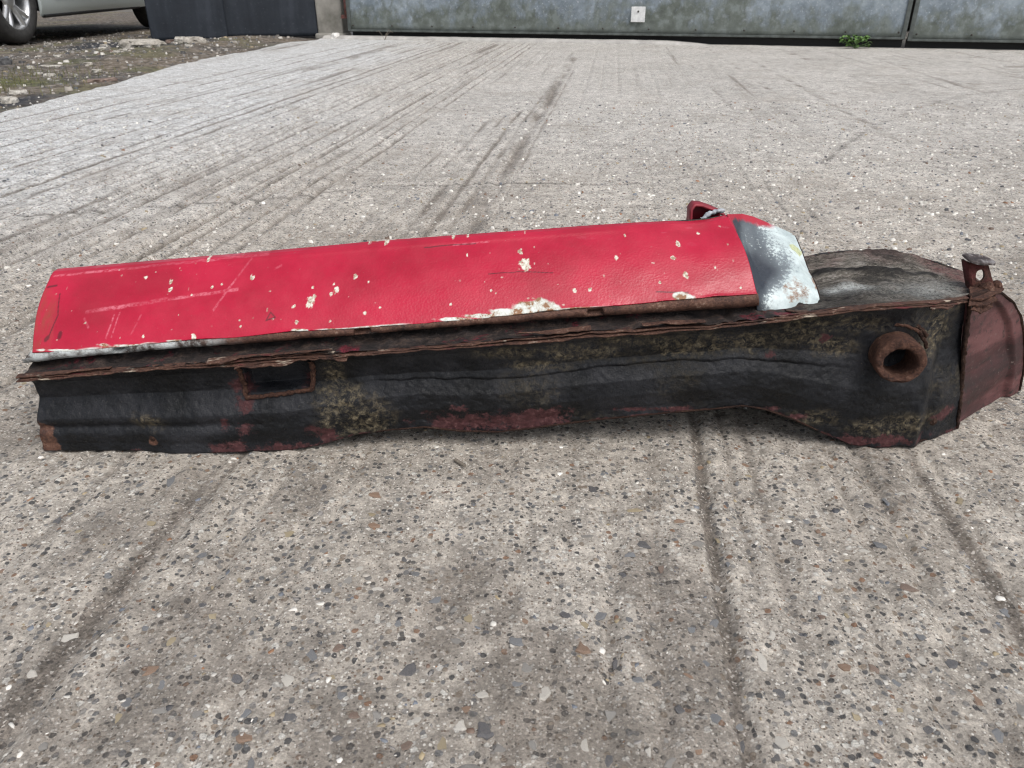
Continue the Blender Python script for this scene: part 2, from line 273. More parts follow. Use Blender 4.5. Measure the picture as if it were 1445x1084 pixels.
def mat_concrete():
    b = NB('brushed_exposed_concrete')
    def mod(c, fac, lo, hi, a, z):
        return b.mix(1.0, c, b.ramp(b.rng(fac, lo, hi), [(0, a), (1, z)]), 'MULTIPLY')
    tone = b.noise(1.7, 5, .6)
    mid = b.noise(24, 6, .7)
    fine = b.noise(330, 5, .8)
    gr_ = b.noise(85, 8, .82)
    cem = b.ramp(tone, [(.40, (.412, .370, .316)), (.60, (.535, .488, .426))])
    cem = b.mix(b.attr('pale'), cem, (.64, .65, .65))  # cool lightening by region: sky sheen mixed into the base colour
    cem = mod(cem, mid, .40, .60, .74, 1.14)
    cem = mod(cem, gr_, .36, .62, .60, 1.28)
    cem = mod(cem, fine, .36, .64, .66, 1.30)
    # sand grains, pale and dark, standing in the cement
    v1 = b.voro(560); r1 = sep(b, v1.outputs['Color'])
    sand = b.ramp(r1[0], [(0, (.045, .042, .040)), (.15, (.15, .105, .075)), (.28, (.25, .22, .185)), (.52, (.54, .49, .42)), (.74, (.78, .75, .69))], 'CONSTANT')
    sm = b.m('MULTIPLY', b.rng(b.m('SUBTRACT', b.m('MULTIPLY', r1[1], .75), v1.outputs['Distance']), 0, .10), b.rng(r1[2], .30, .36), True)
    cem = b.mix(b.m('MULTIPLY', sm, .80), cem, sand)
    # small aggregate
    v2 = b.voro(210); r2 = sep(b, v2.outputs['Color'])
    st = b.ramp(r2[1], [(0, (.04, .044, .05)), (.25, (.14, .145, .15)), (.45, (.26, .21, .16)), (.60, (.27, .26, .245)), (.74, (.66, .64, .59)), (.95, (.24, .13, .075))], 'CONSTANT')
    rad = b.m('ADD', b.m('MULTIPLY', r2[0], .60), b.m('MULTIPLY', b.m('SUBTRACT', fine, .5), .7))
    msk = b.rng(b.m('SUBTRACT', rad, v2.outputs['Distance']), .0, .08)
    msk = b.m('MULTIPLY', msk, b.rng(r2[0], .64, .68), True)
    cem = b.mix(b.m('MULTIPLY', msk, .85), cem, mod(st, fine, .36, .64, .6, 1.3))
    # brush strokes: thin dirty lines along the grooves
    rot = b.n('ShaderNodeMapping', None, {'Vector': b.co, 'Rotation': (0, 0, math.radians(6.92))}).outputs[0]
    sc1 = b.n('ShaderNodeMapping', None, {'Vector': rot, 'Scale': (15, .40, 1)}).outputs[0]
    sc2 = b.n('ShaderNodeMapping', None, {'Vector': rot, 'Scale': (6, .30, 1)}).outputs[0]
    l1 = b.noise(1.0, 4, .7, sc1); l2 = b.noise(1.0, 3, .6, sc2)
    line = b.m('MULTIPLY', b.rng(l1, .47, .66), b.rng(l2, .34, .62), True)
    line = b.m('MULTIPLY', line, b.attr('brush'))
    # dirt lying in the grooves and hollows
    d = b.m('ADD', b.m('MAXIMUM', b.attr('dirt'), b.m('MULTIPLY', line, 1.0)), b.m('MULTIPLY', b.m('SUBTRACT', gr_, .5), 1.2))
    d = b.rng(d, .28, .80)
    v3 = b.voro(620); r3 = sep(b, v3.outputs['Color'])
    dirt = b.ramp(r3[0], [(0, (.080, .067, .055)), (.35, (.138, .116, .096)), (.66, (.205, .175, .146)), (.93, (.52, .485, .44))], 'CONSTANT')
    dirt = mod(dirt, mid, .4, .6, .75, 1.2)
    col = b.mix(b.m('MULTIPLY', d, .80), cem, dirt)
    # brownish staining
    sn = b.rng(b.noise(4.5, 5, .6, dist=.6), .50, .64)
    col = b.mix(b.m('MULTIPLY', sn, .25), col, (.26, .222, .182))
    col = b.mix(b.attr('crack'), col, (.05, .043, .036))
    h = b.m('ADD', b.m('MULTIPLY', fine, 1.0), b.m('ADD', b.m('MULTIPLY', msk, .4), b.m('MULTIPLY', gr_, 1.6)))
    h = b.m('ADD', h, b.m('MULTIPLY', sm, .25))
    h = b.m('ADD', h, b.m('MULTIPLY', line, -1.4))
    return b.out(col, b.rng(fine, .3, .7, .70, .95), b.bump(h, .85, .0022), spec=.35)

def mat_verge():
    b = NB('earth_and_gravel')
    t = b.noise(2.0, 6, .65); m_ = b.noise(22, 6, .7); v = b.voro(38); r = sep(b, v.outputs['Color'])
    earth = b.ramp(m_, [(.36, (.07, .058, .044)), (.5, (.155, .128, .10)), (.64, (.28, .245, .205))])
    gr = b.ramp(r[0], [(0, (.03, .032, .036)), (.5, (.075, .078, .085)), (.8, (.16, .155, .15)), (.95, (.45, .43, .40))], 'CONSTANT')
    col = b.mix(b.rng(t, .42, .60), earth, b.mix(.6, earth, gr))
    moss = b.m('MULTIPLY', b.attr('moss'), b.rng(m_, .35, .6), True)
    col = b.mix(moss, col, b.ramp(b.noise(60, 4), [(.35, (.055, .07, .02)), (.65, (.17, .18, .06))]))
    col = b.mix(b.attr('coal'), col, b.mix(.75, gr, (.035, .037, .043)))
    return b.out(col, .92, b.bump(b.m('ADD', m_, b.m('MULTIPLY', v.outputs['Distance'], -.6)), .9, .02), spec=.25)

def mat_far():
    b = NB('yard_earth')
    return b.out(b.ramp(b.noise(3, 6, .7), [(.3, (.07, .062, .052)), (.7, (.19, .175, .155))]), .95, b.bump(b.noise(30, 5), .6, .02))

def stone_mat(name, a, c, rough=.45):
    b = NB(name)
    oi = b.n('ShaderNodeObjectInfo').outputs['Random']
    n = b.noise(240, 4, .65)
    col = b.ramp(n, [(.40, a), (.60, c)])
    col = b.mix(b.m('MULTIPLY', oi, .35), col, tuple(x * .45 for x in a))
    col = b.mix(b.rng(b.noise(300, 5, .75), .50, .60), col, (.31, .282, .247))
    return b.out(col, rough, b.bump(n, .5, .0008), spec=.45)

STONE = {
    'white': stone_mat('pale_flint', (.42, .39, .34), (.66, .64, .59)),
    'dark': stone_mat('dark_flint', (.028, .032, .042), (.085, .092, .108), .35),
    'blue': stone_mat('blue_grey_flint', (.07, .08, .095), (.21, .23, .25), .38),
    'orange': stone_mat('orange_gravel', (.17, .09, .05), (.29, .18, .11)),
    'brown': stone_mat('brown_gravel', (.10, .06, .042), (.20, .13, .095)),
    'grey': stone_mat('grey_gravel', (.15, .148, .14), (.32, .31, .29)),
    'olive': stone_mat('ochre_gravel', (.24, .19, .10), (.42, .35, .22)),
}
def mat_aggregate():
    b = NB('mixed_aggregate')
    c = b.attr('col', 'Color'); n = b.noise(300, 3, .6)
    return b.out(b.mix(b.rng(n, .35, .75, 0, .5), c, b.mix(.6, c, (.30, .27, .235))), .55, b.bump(n, .4, .0006), spec=.4)

M_CONC, M_VERGE, M_FAR, M_AGG = mat_concrete(), mat_verge(), mat_far(), mat_aggregate()

# ---------------------------------------------------------------- ground
ANG = math.radians(6.92)     # the brushed grooves run 7 degrees off the Y axis
# u (across), width, depth, from w, to w, dirt
GROOVES = [(-.348, .0145, .0040, -2, .72, 1.25), (-.334, .006, .002, -2, 1.0, .6), (-.235, .016, .002, .38, .62, 1.0), (-.10, .010, .0022, .30, .9, .55), (.101, .0070, .0030, .2, 1.0, .9),
           (.152, .008, .0026, .3, 1.0, .6), (.206, .008, .0024, .3, 1.0, .55), (.308, .009, .0030, .2, .9, .8), (.256, .006, .0016, .2, 1.2, .35), (.02, .007, .0018, .2, .8, .4),
           (-.16, .007, .0016, .3, 1.0, .35), (-.44, .008, .002, .2, 1.2, .5), (-.50, .009, .0022, .3, 1.5, .5),
           (-.247, .014, .0055, .95, 5.4, .7), (-.212, .007, .003, 1.9, 5.2, .6), (-.285, .010, .004, .9, 3.6, .75), (-.322, .010, .004, .8, 3.3, .7), (-.362, .011, .004, .8, 3.0, .75),
           (-.405, .010, .0035, .8, 3.0, .6), (-.455, .010, .003, .8, 2.4, .5), (-.56, .009, .003, .8, 2.0, .4)]
for u0 in (-.62, -.665, -.715, -.76, -.805, -.85, -.90, -.955, -1.0, -1.045, -1.095, -1.13, -1.18, -1.238, -1.29, -1.35, -1.42, -1.48, -1.55, -1.63, -1.70, -1.79, -1.90, -2.02):
    GROOVES.append((u0 + random.uniform(-.012, .012), random.uniform(.008, .014), random.uniform(.005, .011) * (1 if u0 > -1.2 else .55), random.uniform(.6, 1.0), 7, random.uniform(.6, 1.1)))
_u = .45
while _u < 5.5:
    GROOVES.append((_u, random.uniform(.007, .014), random.uniform(.002, .0045), random.uniform(2.4, 3.8), 8, random.uniform(.25, .7)))
    _u += random.uniform(.05, .13)
GROOVES += [(-.25, .045, .0008, 1.0, 5.6, .62), (-1.66, .09, .0008, 4.2, 6.6, .55), (-.36, .06, .0006, .9, 2.2, .35), (-.95, .10, .0006, 1.0, 2.2, .35), (.6, .18, .0004, 2.2, 6, .35), (1.3, .2, .0004, 3, 6.5, .35)]
for u0 in np.arange(-.62, .5, .034):
    GROOVES.append((float(u0) + random.uniform(-.01, .01), random.uniform(.004, .007), random.uniform(.0012, .0030), random.uniform(.1, .4), random.uniform(1.2, 2.6), random.uniform(.15, .50)))
for u0, ww in ((-.12, 3.2), (-.05, 3.6), (.03, 3.4), (.12, 3.9), (.2, 3.3), (.31, 3.7), (.38, 3.2), (-.45, 3.8), (-.52, 4.2), (-.58, 3.6)):
    GROOVES.append((u0, .009, .003, ww, 8, .35))
CRACKS = [[(-.49, 1.65), (-.40, 1.70), (-.33, 1.74), (-.261, 1.756), (-.16, 1.763), (-.053, 1.785), (.06, 1.778), (.174, 1.771), (.30, 1.79)],
          [(-1.05, 1.48), (-.8, 1.56), (-.64, 1.60), (-.49, 1.65)],
          [(2.6, 3.72), (2.259, 3.637), (1.876, 3.386), (1.547, 3.065), (1.30, 2.76), (1.103, 2.501), (.884, 2.152), (.80, 2.02)]]

def ground_fn(x, y):
    u = x * math.cos(ANG) - y * math.sin(ANG); v = x * math.sin(ANG) + y * math.cos(ANG)
    z = .0035 * fbm(x * 3.1, y * 3.1, 0, 3, 40) * sstep(.9, 1.6, y) + .0012 * fbm(x * 30, y * 30, 0, 3, 41) + .0007 * vn(x * 160, y * 160, 0, 44)
    us = u + .004 * vn(v * 3.0, u * 3, 0, 42) + .0016 * vn(v * 16.0, u * 9, 0, 43)
    dirt = np.zeros_like(x)
    brk = fbm(u * 22, v * 5, 0, 3, 45); brk2 = vn(u * 120, v * 40, 0, 54)
    for (u0, wd, dp, w0, w1, dr) in GROOVES:
        sel = np.abs(us - u0) < wd * 3.2
        if not sel.any(): continue
        d = (us[sel] - u0) / wd
        g = np.exp(-d * d * 1.2)
        m = sstep(w0 - .12, w0 + .12, v[sel]) * (1 - sstep(w1 - .4, w1, v[sel])) * np.clip(.9 + .9 * brk[sel], .35, 1.25)
        ridge = np.exp(-((d - 1.9) ** 2) * 2.5) * .22
        z[sel] += dp * m * (ridge - g) * (1 + .5 * brk2[sel])
        dirt[sel] = np.maximum(dirt[sel], g * m * dr)
    # dirt that has settled in broad patches
    p = fbm(u * 7.5, v * 3.2, 0, 4, 46)
    near = (1 - sstep(1.0, 2.2, v))
    for (px, py, rx, ry) in [(-.185, .57, .030, .045), (-.17, .35, .085, .09), (-.12, .30, .08, .05), (-.235, .40, .035, .10), (.115, .37, .03, .12), (-.05, .43, .04, .06), (.02, .33, .05, .06), (-.27, .30, .05, .06)]:
        dd = np.sqrt(((x - px) / rx) ** 2 + ((y - py) / ry) ** 2) + 1.5 * p + .9 * fbm(u * 40, v * 24, 0, 3, 53)
        dirt = np.maximum(dirt, .58 * (1 - sstep(.2, 1.4, dd)))
    dirt = np.maximum(dirt, .55 * sstep(.22, .60, p) * (.35 + .65 * near))
    # worn pits near the camera
    q = fbm(x * 45, y * 45, 0, 3, 47)
    pit = sstep(.35, .6, q) * (1 - sstep(2.0, 3.0, v))
    z -= .0012 * pit
    crack = np.zeros_like(x)
    for poly in CRACKS:
        for (ax, ay), (bx, by) in zip(poly[:-1], poly[1:]):
            L2 = (bx - ax) ** 2 + (by - ay) ** 2
            t = np.clip(((x - ax) * (bx - ax) + (y - ay) * (by - ay)) / L2, 0, 1)
            wob = .012 * fbm(x * 18, y * 18, 0, 3, 48)
            dd = np.hypot(x - ax - t * (bx - ax), y - ay - t * (by - ay) + wob)
            crack = np.maximum(crack, (1 - sstep(.002, .009, dd)) * np.clip(.8 + fbm(x * 9, y * 9, 0, 2, 49), 0, 1))
    z -= .003 * crack
    pale = .80 * sstep(.25, 1.3, -x - .1 + .25 * fbm(x * 2, y * 2, 0, 3, 50)) * sstep(.9, 1.8, y) + .05 + .38 * sstep(.9, 2.8, y)  # far and left areas paler: painted sky sheen plus cleaner concrete
    brush = np.clip(.22 + .8 * sstep(.45, 1.1, -x) * sstep(.8, 1.2, y) + .55 * sstep(2.6, 4.0, y) + .5 * sstep(-.05, -.3, x) * sstep(.9, 1.3, y), 0, 1)
    return z, dirt, np.clip(crack, 0, 1) * .7, np.clip(pale, 0, 1), brush

EDGE_Y = [-3, 0, 1.5, 2.97, 3.83, 4.6, 4.9, 5.7, 6.84, 7.12, 9]
EDGE_X = [-1.85, -1.84, -1.85, -1.88, -1.90, -1.97, -1.99, -1.91, -1.85, -1.70, -1.62]

xs = list(np.arange(-1.45, .62, .0034))
d = .0034; x = xs[-1]
while x < 6.5: d = min(d * 1.035, .10); x += d; xs.append(x)
d = .0033; x = xs[0]; left = []
while x > -2.0: d = min(d * 1.035, .03); x -= d; left.append(x)
xs = np.array(left[::-1] + xs)
ys = [-1.5, -1.0, -.6, -.3, -.1, 0, .06, .11, .15]; y = .19
while y < 8.6:
    ys.append(y); y += .0026 * max(1.0, (y / .75) ** 1.45)
ys = np.array(ys)
GX, GY = np.meshgrid(xs, ys)
ed = np.interp(GY, EDGE_Y, EDGE_X) + .035 * fbm(GY * 2.2, GY * 0, 0, 4, 51) + .012 * vn(GY * 25, GY * 0, 0, 52)
lo = GX < -1.55
GX = np.where(lo, -1.55 + (GX + 1.55) / (xs[0] + 1.55) * (ed + 1.55), GX)
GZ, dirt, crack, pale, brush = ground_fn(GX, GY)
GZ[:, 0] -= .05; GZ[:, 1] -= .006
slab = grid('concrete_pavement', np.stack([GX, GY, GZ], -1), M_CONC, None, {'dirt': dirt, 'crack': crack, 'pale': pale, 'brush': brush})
tag(slab, 'worn grey concrete yard with brushed grooves and exposed stones', None, None, 'structure')

def zat(x, y):
    a = ground_fn(np.array([float(x)]), np.array([float(y)])); return float(a[0][0])

def shaded_stone(n, seed, flat=.35):
    r = random.Random(seed)
    bm = bmesh.new()
    ang = sorted(r.uniform(0, 1) * .6 + i for i in range(n)); ang = [a / n * 2 * math.pi for a in ang]
    ro = [r.uniform(.55, 1.2) for _ in range(n)]
    lo_ = [bm.verts.new((math.cos(a) * q, math.sin(a) * q, -flat * 1.2)) for a, q in zip(ang, ro)]
    mi = [bm.verts.new((math.cos(a) * q * .97, math.sin(a) * q * .97, flat * r.uniform(-.05, .18))) for a, q in zip(ang, ro)]
    k = r.uniform(.55, .8)
    tx, ty = r.uniform(-.2, .2), r.uniform(-.2, .2)
    hi = [bm.verts.new((math.cos(a) * q * k, math.sin(a) * q * k, flat * (.55 + tx * math.cos(a) + ty * math.sin(a)))) for a, q in zip(ang, ro)]
    for i in range(n):
        j = (i + 1) % n
        bm.faces.new((lo_[i], lo_[j], mi[j], mi[i])); bm.faces.new((mi[i], mi[j], hi[j], hi[i]))
    bm.faces.new(hi)
    me = bpy.data.meshes.new('stone'); bm.to_mesh(me); bm.free()
    return me

SM = [shaded_stone(random.choice((6, 7, 8, 9)), 100 + i, random.choice((.22, .3, .4))) for i in range(16)]
for me in SM: me.materials.append(STONE['grey'])

def add_stone(x, y, rx, ry, colour, parent, name='stone', z=None, hz=None, rz=None):
    o = bpy.data.objects.new(name, random.choice(SM)); C.objects.link(o)
    o.parent = parent
    o.location = (x, y, (zat(x, y) if z is None else z))
    o.scale = (rx, ry, hz if hz else min(rx, ry) * .42)
    o.rotation_euler = (random.uniform(-.14, .14), random.uniform(-.14, .14), random.uniform(-.3, .3) if rz is None else rz)
    o.material_slots[0].link = 'OBJECT'; o.material_slots[0].material = STONE[colour]
    return o

placed = []
for (x, y, rx, ry, cn) in STONES:
    add_stone(x, y, rx, ry, cn, slab); placed.append((x, y))
CN = ['grey', 'white', 'blue', 'dark', 'orange', 'brown', 'olive']
CP = [.30, .22, .17, .14, .03, .06, .08]
k = 0
while k < 212:
    y = .285 + .75 * random.random() ** 1.2; x = random.uniform(-1, 1) * (.31 + (y - .29) * .52)
    if min((x - a) ** 2 + (y - b) ** 2 for a, b in placed) < .012 ** 2: continue
    if .60 < y < .80 and -.48 < x < .57: continue
    r = random.uniform(.0026, .0048) * (1.35 if random.random() < .12 else 1)
    add_stone(x, y, r * random.uniform(1, 1.5), r * random.uniform(.75, 1.05), np.random.default_rng(k).choice(CN, p=CP), slab, rz=random.uniform(0, 3.1)); placed.append((x, y)); k += 1

def stone_mass(name, x, y, z, r, cols, mat, parent, n=6, lift=.13):
    N = len(x)
    a = (np.arange(n)[None, :] + rng.uniform(-.3, .3, (N, n))) / n * 2 * np.pi
    q = rng.uniform(.50, 1.25, (N, n)) * r[:, None]
    el = rng.uniform(.35, .95, N)[:, None]; th = rng.uniform(0, np.pi, N)[:, None]
    def ring(k, h):
        cx, cy = np.cos(a) * q * k, np.sin(a) * q * el * k
        return np.stack([x[:, None] + cx * np.cos(th) - cy * np.sin(th), y[:, None] + cx * np.sin(th) + cy * np.cos(th), z[:, None] + h + 0 * cx], -1)
    tilt = rng.uniform(-.18, .18, (N, n)) * r[:, None]
    top = ring(.74, r[:, None] * lift + tilt * lift * 3); bot = ring(1.0, -r[:, None] * .30)
    V = np.concatenate([bot, top], 1).reshape(-1, 3)
    base = (np.arange(N) * 2 * n)[:, None]
    i = np.arange(n); j = (i + 1) % n
    quads = np.stack([base + i, base + j, base + n + j, base + n + i], -1).reshape(N, -1)
    tops = base + n + i
    loops = np.concatenate([quads, tops], 1)
    ls = np.concatenate([np.arange(n) * 4, [4 * n]]); tot = 5 * n
    me = bpy.data.meshes.new(name)
    me.vertices.add(len(V)); me.vertices.foreach_set('co', V.reshape(-1).astype(np.float32))
    me.loops.add(loops.size); me.loops.foreach_set('vertex_index', loops.reshape(-1).astype(np.int32))
    me.polygons.add(N * (n + 1)); me.polygons.foreach_set('loop_start', (np.arange(N)[:, None] * tot + ls[None, :]).reshape(-1).astype(np.int32))
    me.update(calc_edges=True)
    ca = me.attributes.new('col', 'FLOAT_COLOR', 'FACE')
    cc = np.concatenate([cols, np.ones((N, 1))], 1)
    ca.data.foreach_set('color', np.repeat(cc, n + 1, axis=0).reshape(-1).astype(np.float32))
    o = link(name, me, mat, parent); o['kind'] = 'stuff'
    return o

PAL = np.array([(.22, .21, .20), (.62, .60, .55), (.14, .16, .19), (.045, .05, .06), (.28, .14, .07), (.14, .09, .065), (.32, .26, .16), (.75, .73, .68), (.38, .35, .31)])
PP = np.array([.24, .17, .12, .09, .022, .045, .07, .09, .20])
def scatter(n, y0, y1, xw, rlo, rhi, pw):
    y = y0 + (y1 - y0) * rng.random(n) ** pw
    x = rng.uniform(-1, 1, n) * (xw[0] + xw[1] * y)
    r = rlo + (rhi - rlo) * rng.random(n) ** 3.2
    return x, y, r
S1 = scatter(5600, .24, 1.3, (.10, .80), .0009, .0042, 1.0)
S2 = scatter(9000, 1.1, 3.2, (.15, .78), .0028, .0066, 1.0)
X = np.concatenate([S1[0], S2[0]]); Y = np.concatenate([S1[1], S2[1]]); Rr = np.concatenate([S1[2], S2[2]])
# behind the sill the left of the yard is cement-covered; the stones show on the right
keep = (Y < 1.0) | (rng.random(len(X)) < .30 + .70 * sstep(-.35, .25, X - .06 * Y + .2 * fbm(X * 3, Y * 3, 0, 2, 60)))
zz, dd = ground_fn(X, Y)[:2]
keep &= ~((dd > .55) & (rng.random(len(X)) < .75))
X, Y, Rr, zz = X[keep], Y[keep], Rr[keep], zz[keep]
ci = rng.choice(len(PAL), len(X), p=PP / PP.sum())
bright = (Y > 1.1) & (rng.random(len(X)) < .25); ci[bright] = 7
acol = PAL[ci] * rng.uniform(.7, 1.15, (len(X), 1))
nr_ = Y < 1.1
stone_mass('aggregate', X[nr_], Y[nr_], zz[nr_], Rr[nr_], acol[nr_], M_AGG, slab)
stone_mass('aggregate', X[~nr_], Y[~nr_], zz[~nr_] + .0006, Rr[~nr_], acol[~nr_], M_AGG, slab, 6, .38)

# splinter of wood and bits lying on the concrete
b = NB('weathered_wood'); M_WOOD = b.out(b.ramp(b.noise(90, 4, .6, b.mapv(1, 8, 8)), [(.3, (.09, .075, .06)), (.7, (.24, .21, .17))]), .8)
spl = box('wood_splinter', (-.049, .608, .003), (.0032, .016, .0026), M_WOOD, None, rz=.75, bevel=.0008)
tag(spl, 'small grey wood splinter lying on the concrete below the sill', 'splinter')

# verge of earth and gravel left of the slab
vx = np.concatenate([np.arange(-9, -4.6, .12), np.arange(-4.6, -1.6, .022)])
vy = np.concatenate([np.arange(-1, 2, .15), np.arange(2.0, 8.0, .026), np.arange(8.0, 16, .15)])
VX, VY = np.meshgrid(vx, vy)
def verge_z(x, y):
    ex = np.interp(y, EDGE_Y, EDGE_X)
    return -.012 + .012 * fbm(x * 2.2, y * 2.2, 0, 4, 70) + .008 * fbm(x * 14, y * 14, 0, 3, 71) + .03 * sstep(.05, .5, ex - x) * (1 - sstep(.6, 1.4, ex - x)) * sstep(4.6, 5.4, y) - .03 * sstep(-.06, .04, x - ex)
VZ = verge_z(VX, VY)
moss = sstep(.05, .4, .55 - np.hypot((VX + 2.55) / .75, (VY - 3.9) / .75) + .35 * fbm(VX * 4, VY * 4, 0, 3, 72)) + .55 * sstep(.10, .45, fbm(VX * 3, VY * 3, 0, 3, 73))
coal = np.clip(sstep(.1, .5, .8 - np.hypot((VX + 3.0) / 1.0, (VY - 6.6) / 1.0) + .4 * fbm(VX * 4, VY * 4, 0, 3, 74)) + sstep(.0, .3, .35 - np.abs(VX - np.interp(VY, EDGE_Y, EDGE_X) + .12) / .3 + .2 * fbm(VX * 7, VY * 7, 0, 3, 75)) * (1 - sstep(3.3, 3.8, VY)), 0, 1)
verge = grid('gravel_verge', np.stack([VX, VY, VZ], -1), M_VERGE, None, {'moss': np.clip(moss, 0, 1), 'coal': coal})
tag(verge, 'earth and gravel verge beside the concrete', None, None, 'structure')
far = box('ground', (0, 100, -.35), (900, 900, .5), M_FAR)
tag(far, 'bare earth ground around the yard', None, None, 'structure')

n = 3000
gx = -1.95 - 2.9 * rng.random(n) ** 1.2; gy = rng.uniform(2.6, 9, n)
gr = .006 + .016 * rng.random(n) ** 4
gi = rng.choice(len(PAL), n, p=PP / PP.sum()); gi[gi == 4] = 0
gc = PAL[gi] * np.where(rng.random((n, 1)) < .6, .40, .85)
stone_mass('gravel', gx, gy, verge_z(gx, gy) + gr * .2, gr, gc, M_AGG, verge, 6, .4)

b = NB('rubble_concrete'); M_RUB = b.out(b.ramp(b.noise(30, 5, .65), [(.3, (.22, .20, .17)), (.7, (.50, .47, .42))]), .9, b.bump(b.noise(60, 5), .8, .01))
b = NB('chalky_rubble'); M_CHALK = b.out(b.ramp(b.noise(40, 5, .65), [(.36, (.26, .24, .205)), (.64, (.50, .48, .435))]), .9, b.bump(b.noise(60, 5), .8, .01))
b = NB('brick_rubble'); M_BRK = b.out(b.ramp(b.noise(30, 5, .65), [(.3, (.12, .085, .07)), (.7, (.24, .18, .15))]), .9, b.bump(b.noise(60, 5), .8, .01))
b = NB('dark_rubble'); M_DRUB = b.out(b.ramp(b.noise(30, 5, .65), [(.3, (.03, .03, .033)), (.7, (.09, .09, .092))]), .8, b.bump(b.noise(60, 5), .8, .01))
def rock(x, y, sx, sy, sz, mat, label, rz=0.0, group=None, seed=0):
    bm = bmesh.new(); bmesh.ops.create_icosphere(bm, subdivisions=3, radius=1.0)
    co = np.array([v.co for v in bm.verts])
    d = 1 + .38 * vn(co[:, 0] * 1.6, co[:, 1] * 1.6, co[:, 2] * 1.6, 200 + seed) + .15 * vn(co[:, 0] * 4, co[:, 1] * 4, co[:, 2] * 4, 230 + seed)
    for v, k in zip(bm.verts, d):
        v.co = Vector((v.co.x * k * sx, v.co.y * k * sy, max(-.6, min(.62, v.co.z * k)) * sz))
    o = bm_obj('rubble_stone', bm, mat, None)
    o.location = (x, y, float(verge_z(np.array([x]), np.array([y]))[0]) + sz * .25); o.rotation_euler = (0, 0, rz)
    return tag(o, label, 'stone', group)
ROCKS = [(-2.75, 6.22, .135, .07, .055, M_RUB, 'flat grey concrete chunk, longest of the rubble below the dark boards', .1),
         (-2.42, 6.42, .085, .06, .05, M_RUB, 'grey concrete chunk with moss beside it, right of the long flat chunk', .3),
         (-2.58, 6.58, .05, .045, .05, M_CHALK, 'cream chalky stone standing between the two grey concrete chunks', 0),
         (-2.68, 6.68, .075, .04, .03, M_BRK, 'dull red brick fragment behind the flat concrete chunk', .4),
         (-3.62, 6.55, .038, .03, .03, M_CHALK, 'white stone alone on the black gravel by the car', 0),
         (-3.14, 6.75, .035, .022, .02, M_CHALK, 'thin white stone at the foot of the dark boards', .2),
         (-3.05, 4.95, .06, .04, .04, M_DRUB, 'black lump of coal on the mossy earth near the car wheel', 0),
         (-2.68, 4.82, .07, .016, .010, M_CHALK, 'long white splinter of stone lying on the mossy earth', -.05),
         (-2.86, 4.42, .05, .014, .010, M_CHALK, 'short white splinter of stone at the edge of the moss', .5),
         (-2.02, 3.26, .034, .026, .026, M_CHALK, 'cream stone at the near corner of the verge by the slab edge', 0),
         (-2.0, 4.02, .075, .03, .018, M_BRK, 'reddish brick piece half buried at the slab edge', .9),
         (-2.12, 3.5, .035, .02, .02, M_CHALK, 'little white stone by the slab edge, next to the cream stone', .3)]
for i, r in enumerate(ROCKS): rock(*r, seed=i)
for i in range(26):
    x = random.uniform(-4.2, -2.15); y = random.uniform(4.2, 6.8)
    s = random.uniform(.014, .026)
    rock(x, y, s * 1.3, s, s * .8, random.choice((M_CHALK, M_CHALK, M_RUB)), 'one of many small pale stones scattered over the dark verge', random.uniform(0, 3), 'small pale stones on the verge', 40 + i)

# grass in the mossy corner: too many blades to count
bm = bmesh.new()
for i in range(900):
    x = random.gauss(-2.55, .35); y = random.gauss(4.0, .4)
    if x > float(np.interp(y, EDGE_Y, EDGE_X)) - .08: continue
    z = float(-.01); a = random.uniform(0, 6.28); L = random.uniform(.012, .035); ww = .0016
    dx, dy = math.cos(a), math.sin(a); bend = random.uniform(.2, .9) * L
    p = [(x - dy * ww, y + dx * ww, z - .01), (x + dy * ww, y - dx * ww, z - .01), (x + dx * bend * .4 + dy * ww * .7, y + dy * bend * .4 - dx * ww * .7, z + L * .6), (x + dx * bend * .4 - dy * ww * .7, y + dy * bend * .4 + dx * ww * .7, z + L * .6), (x + dx * bend, y + dy * bend, z + L)]
    v = [bm.verts.new(q) for q in p]
    bm.faces.new(v[:4]); bm.faces.new((v[3], v[2], v[4]))
b = NB('dull_grass'); M_GRASS = b.out(b.ramp(b.noise(20, 3), [(.35, (.07, .085, .025)), (.65, (.16, .15, .06))]), .7)
g_ = bm_obj('grass', bm, M_GRASS, None); tag(g_, 'short dull green grass growing through the verge earth', 'grass', None, 'stuff')

# ---------------------------------------------------------------- shed with sliding doors behind the yard
GA = math.atan(-.28)
def gpt(x, off=0.0, z=0.0):           # a point on the door line at world x, set back by off
    y = 7.0 - .28 * x
    return (x - math.sin(GA) * off * 1.0, y + math.cos(GA) * off, z)

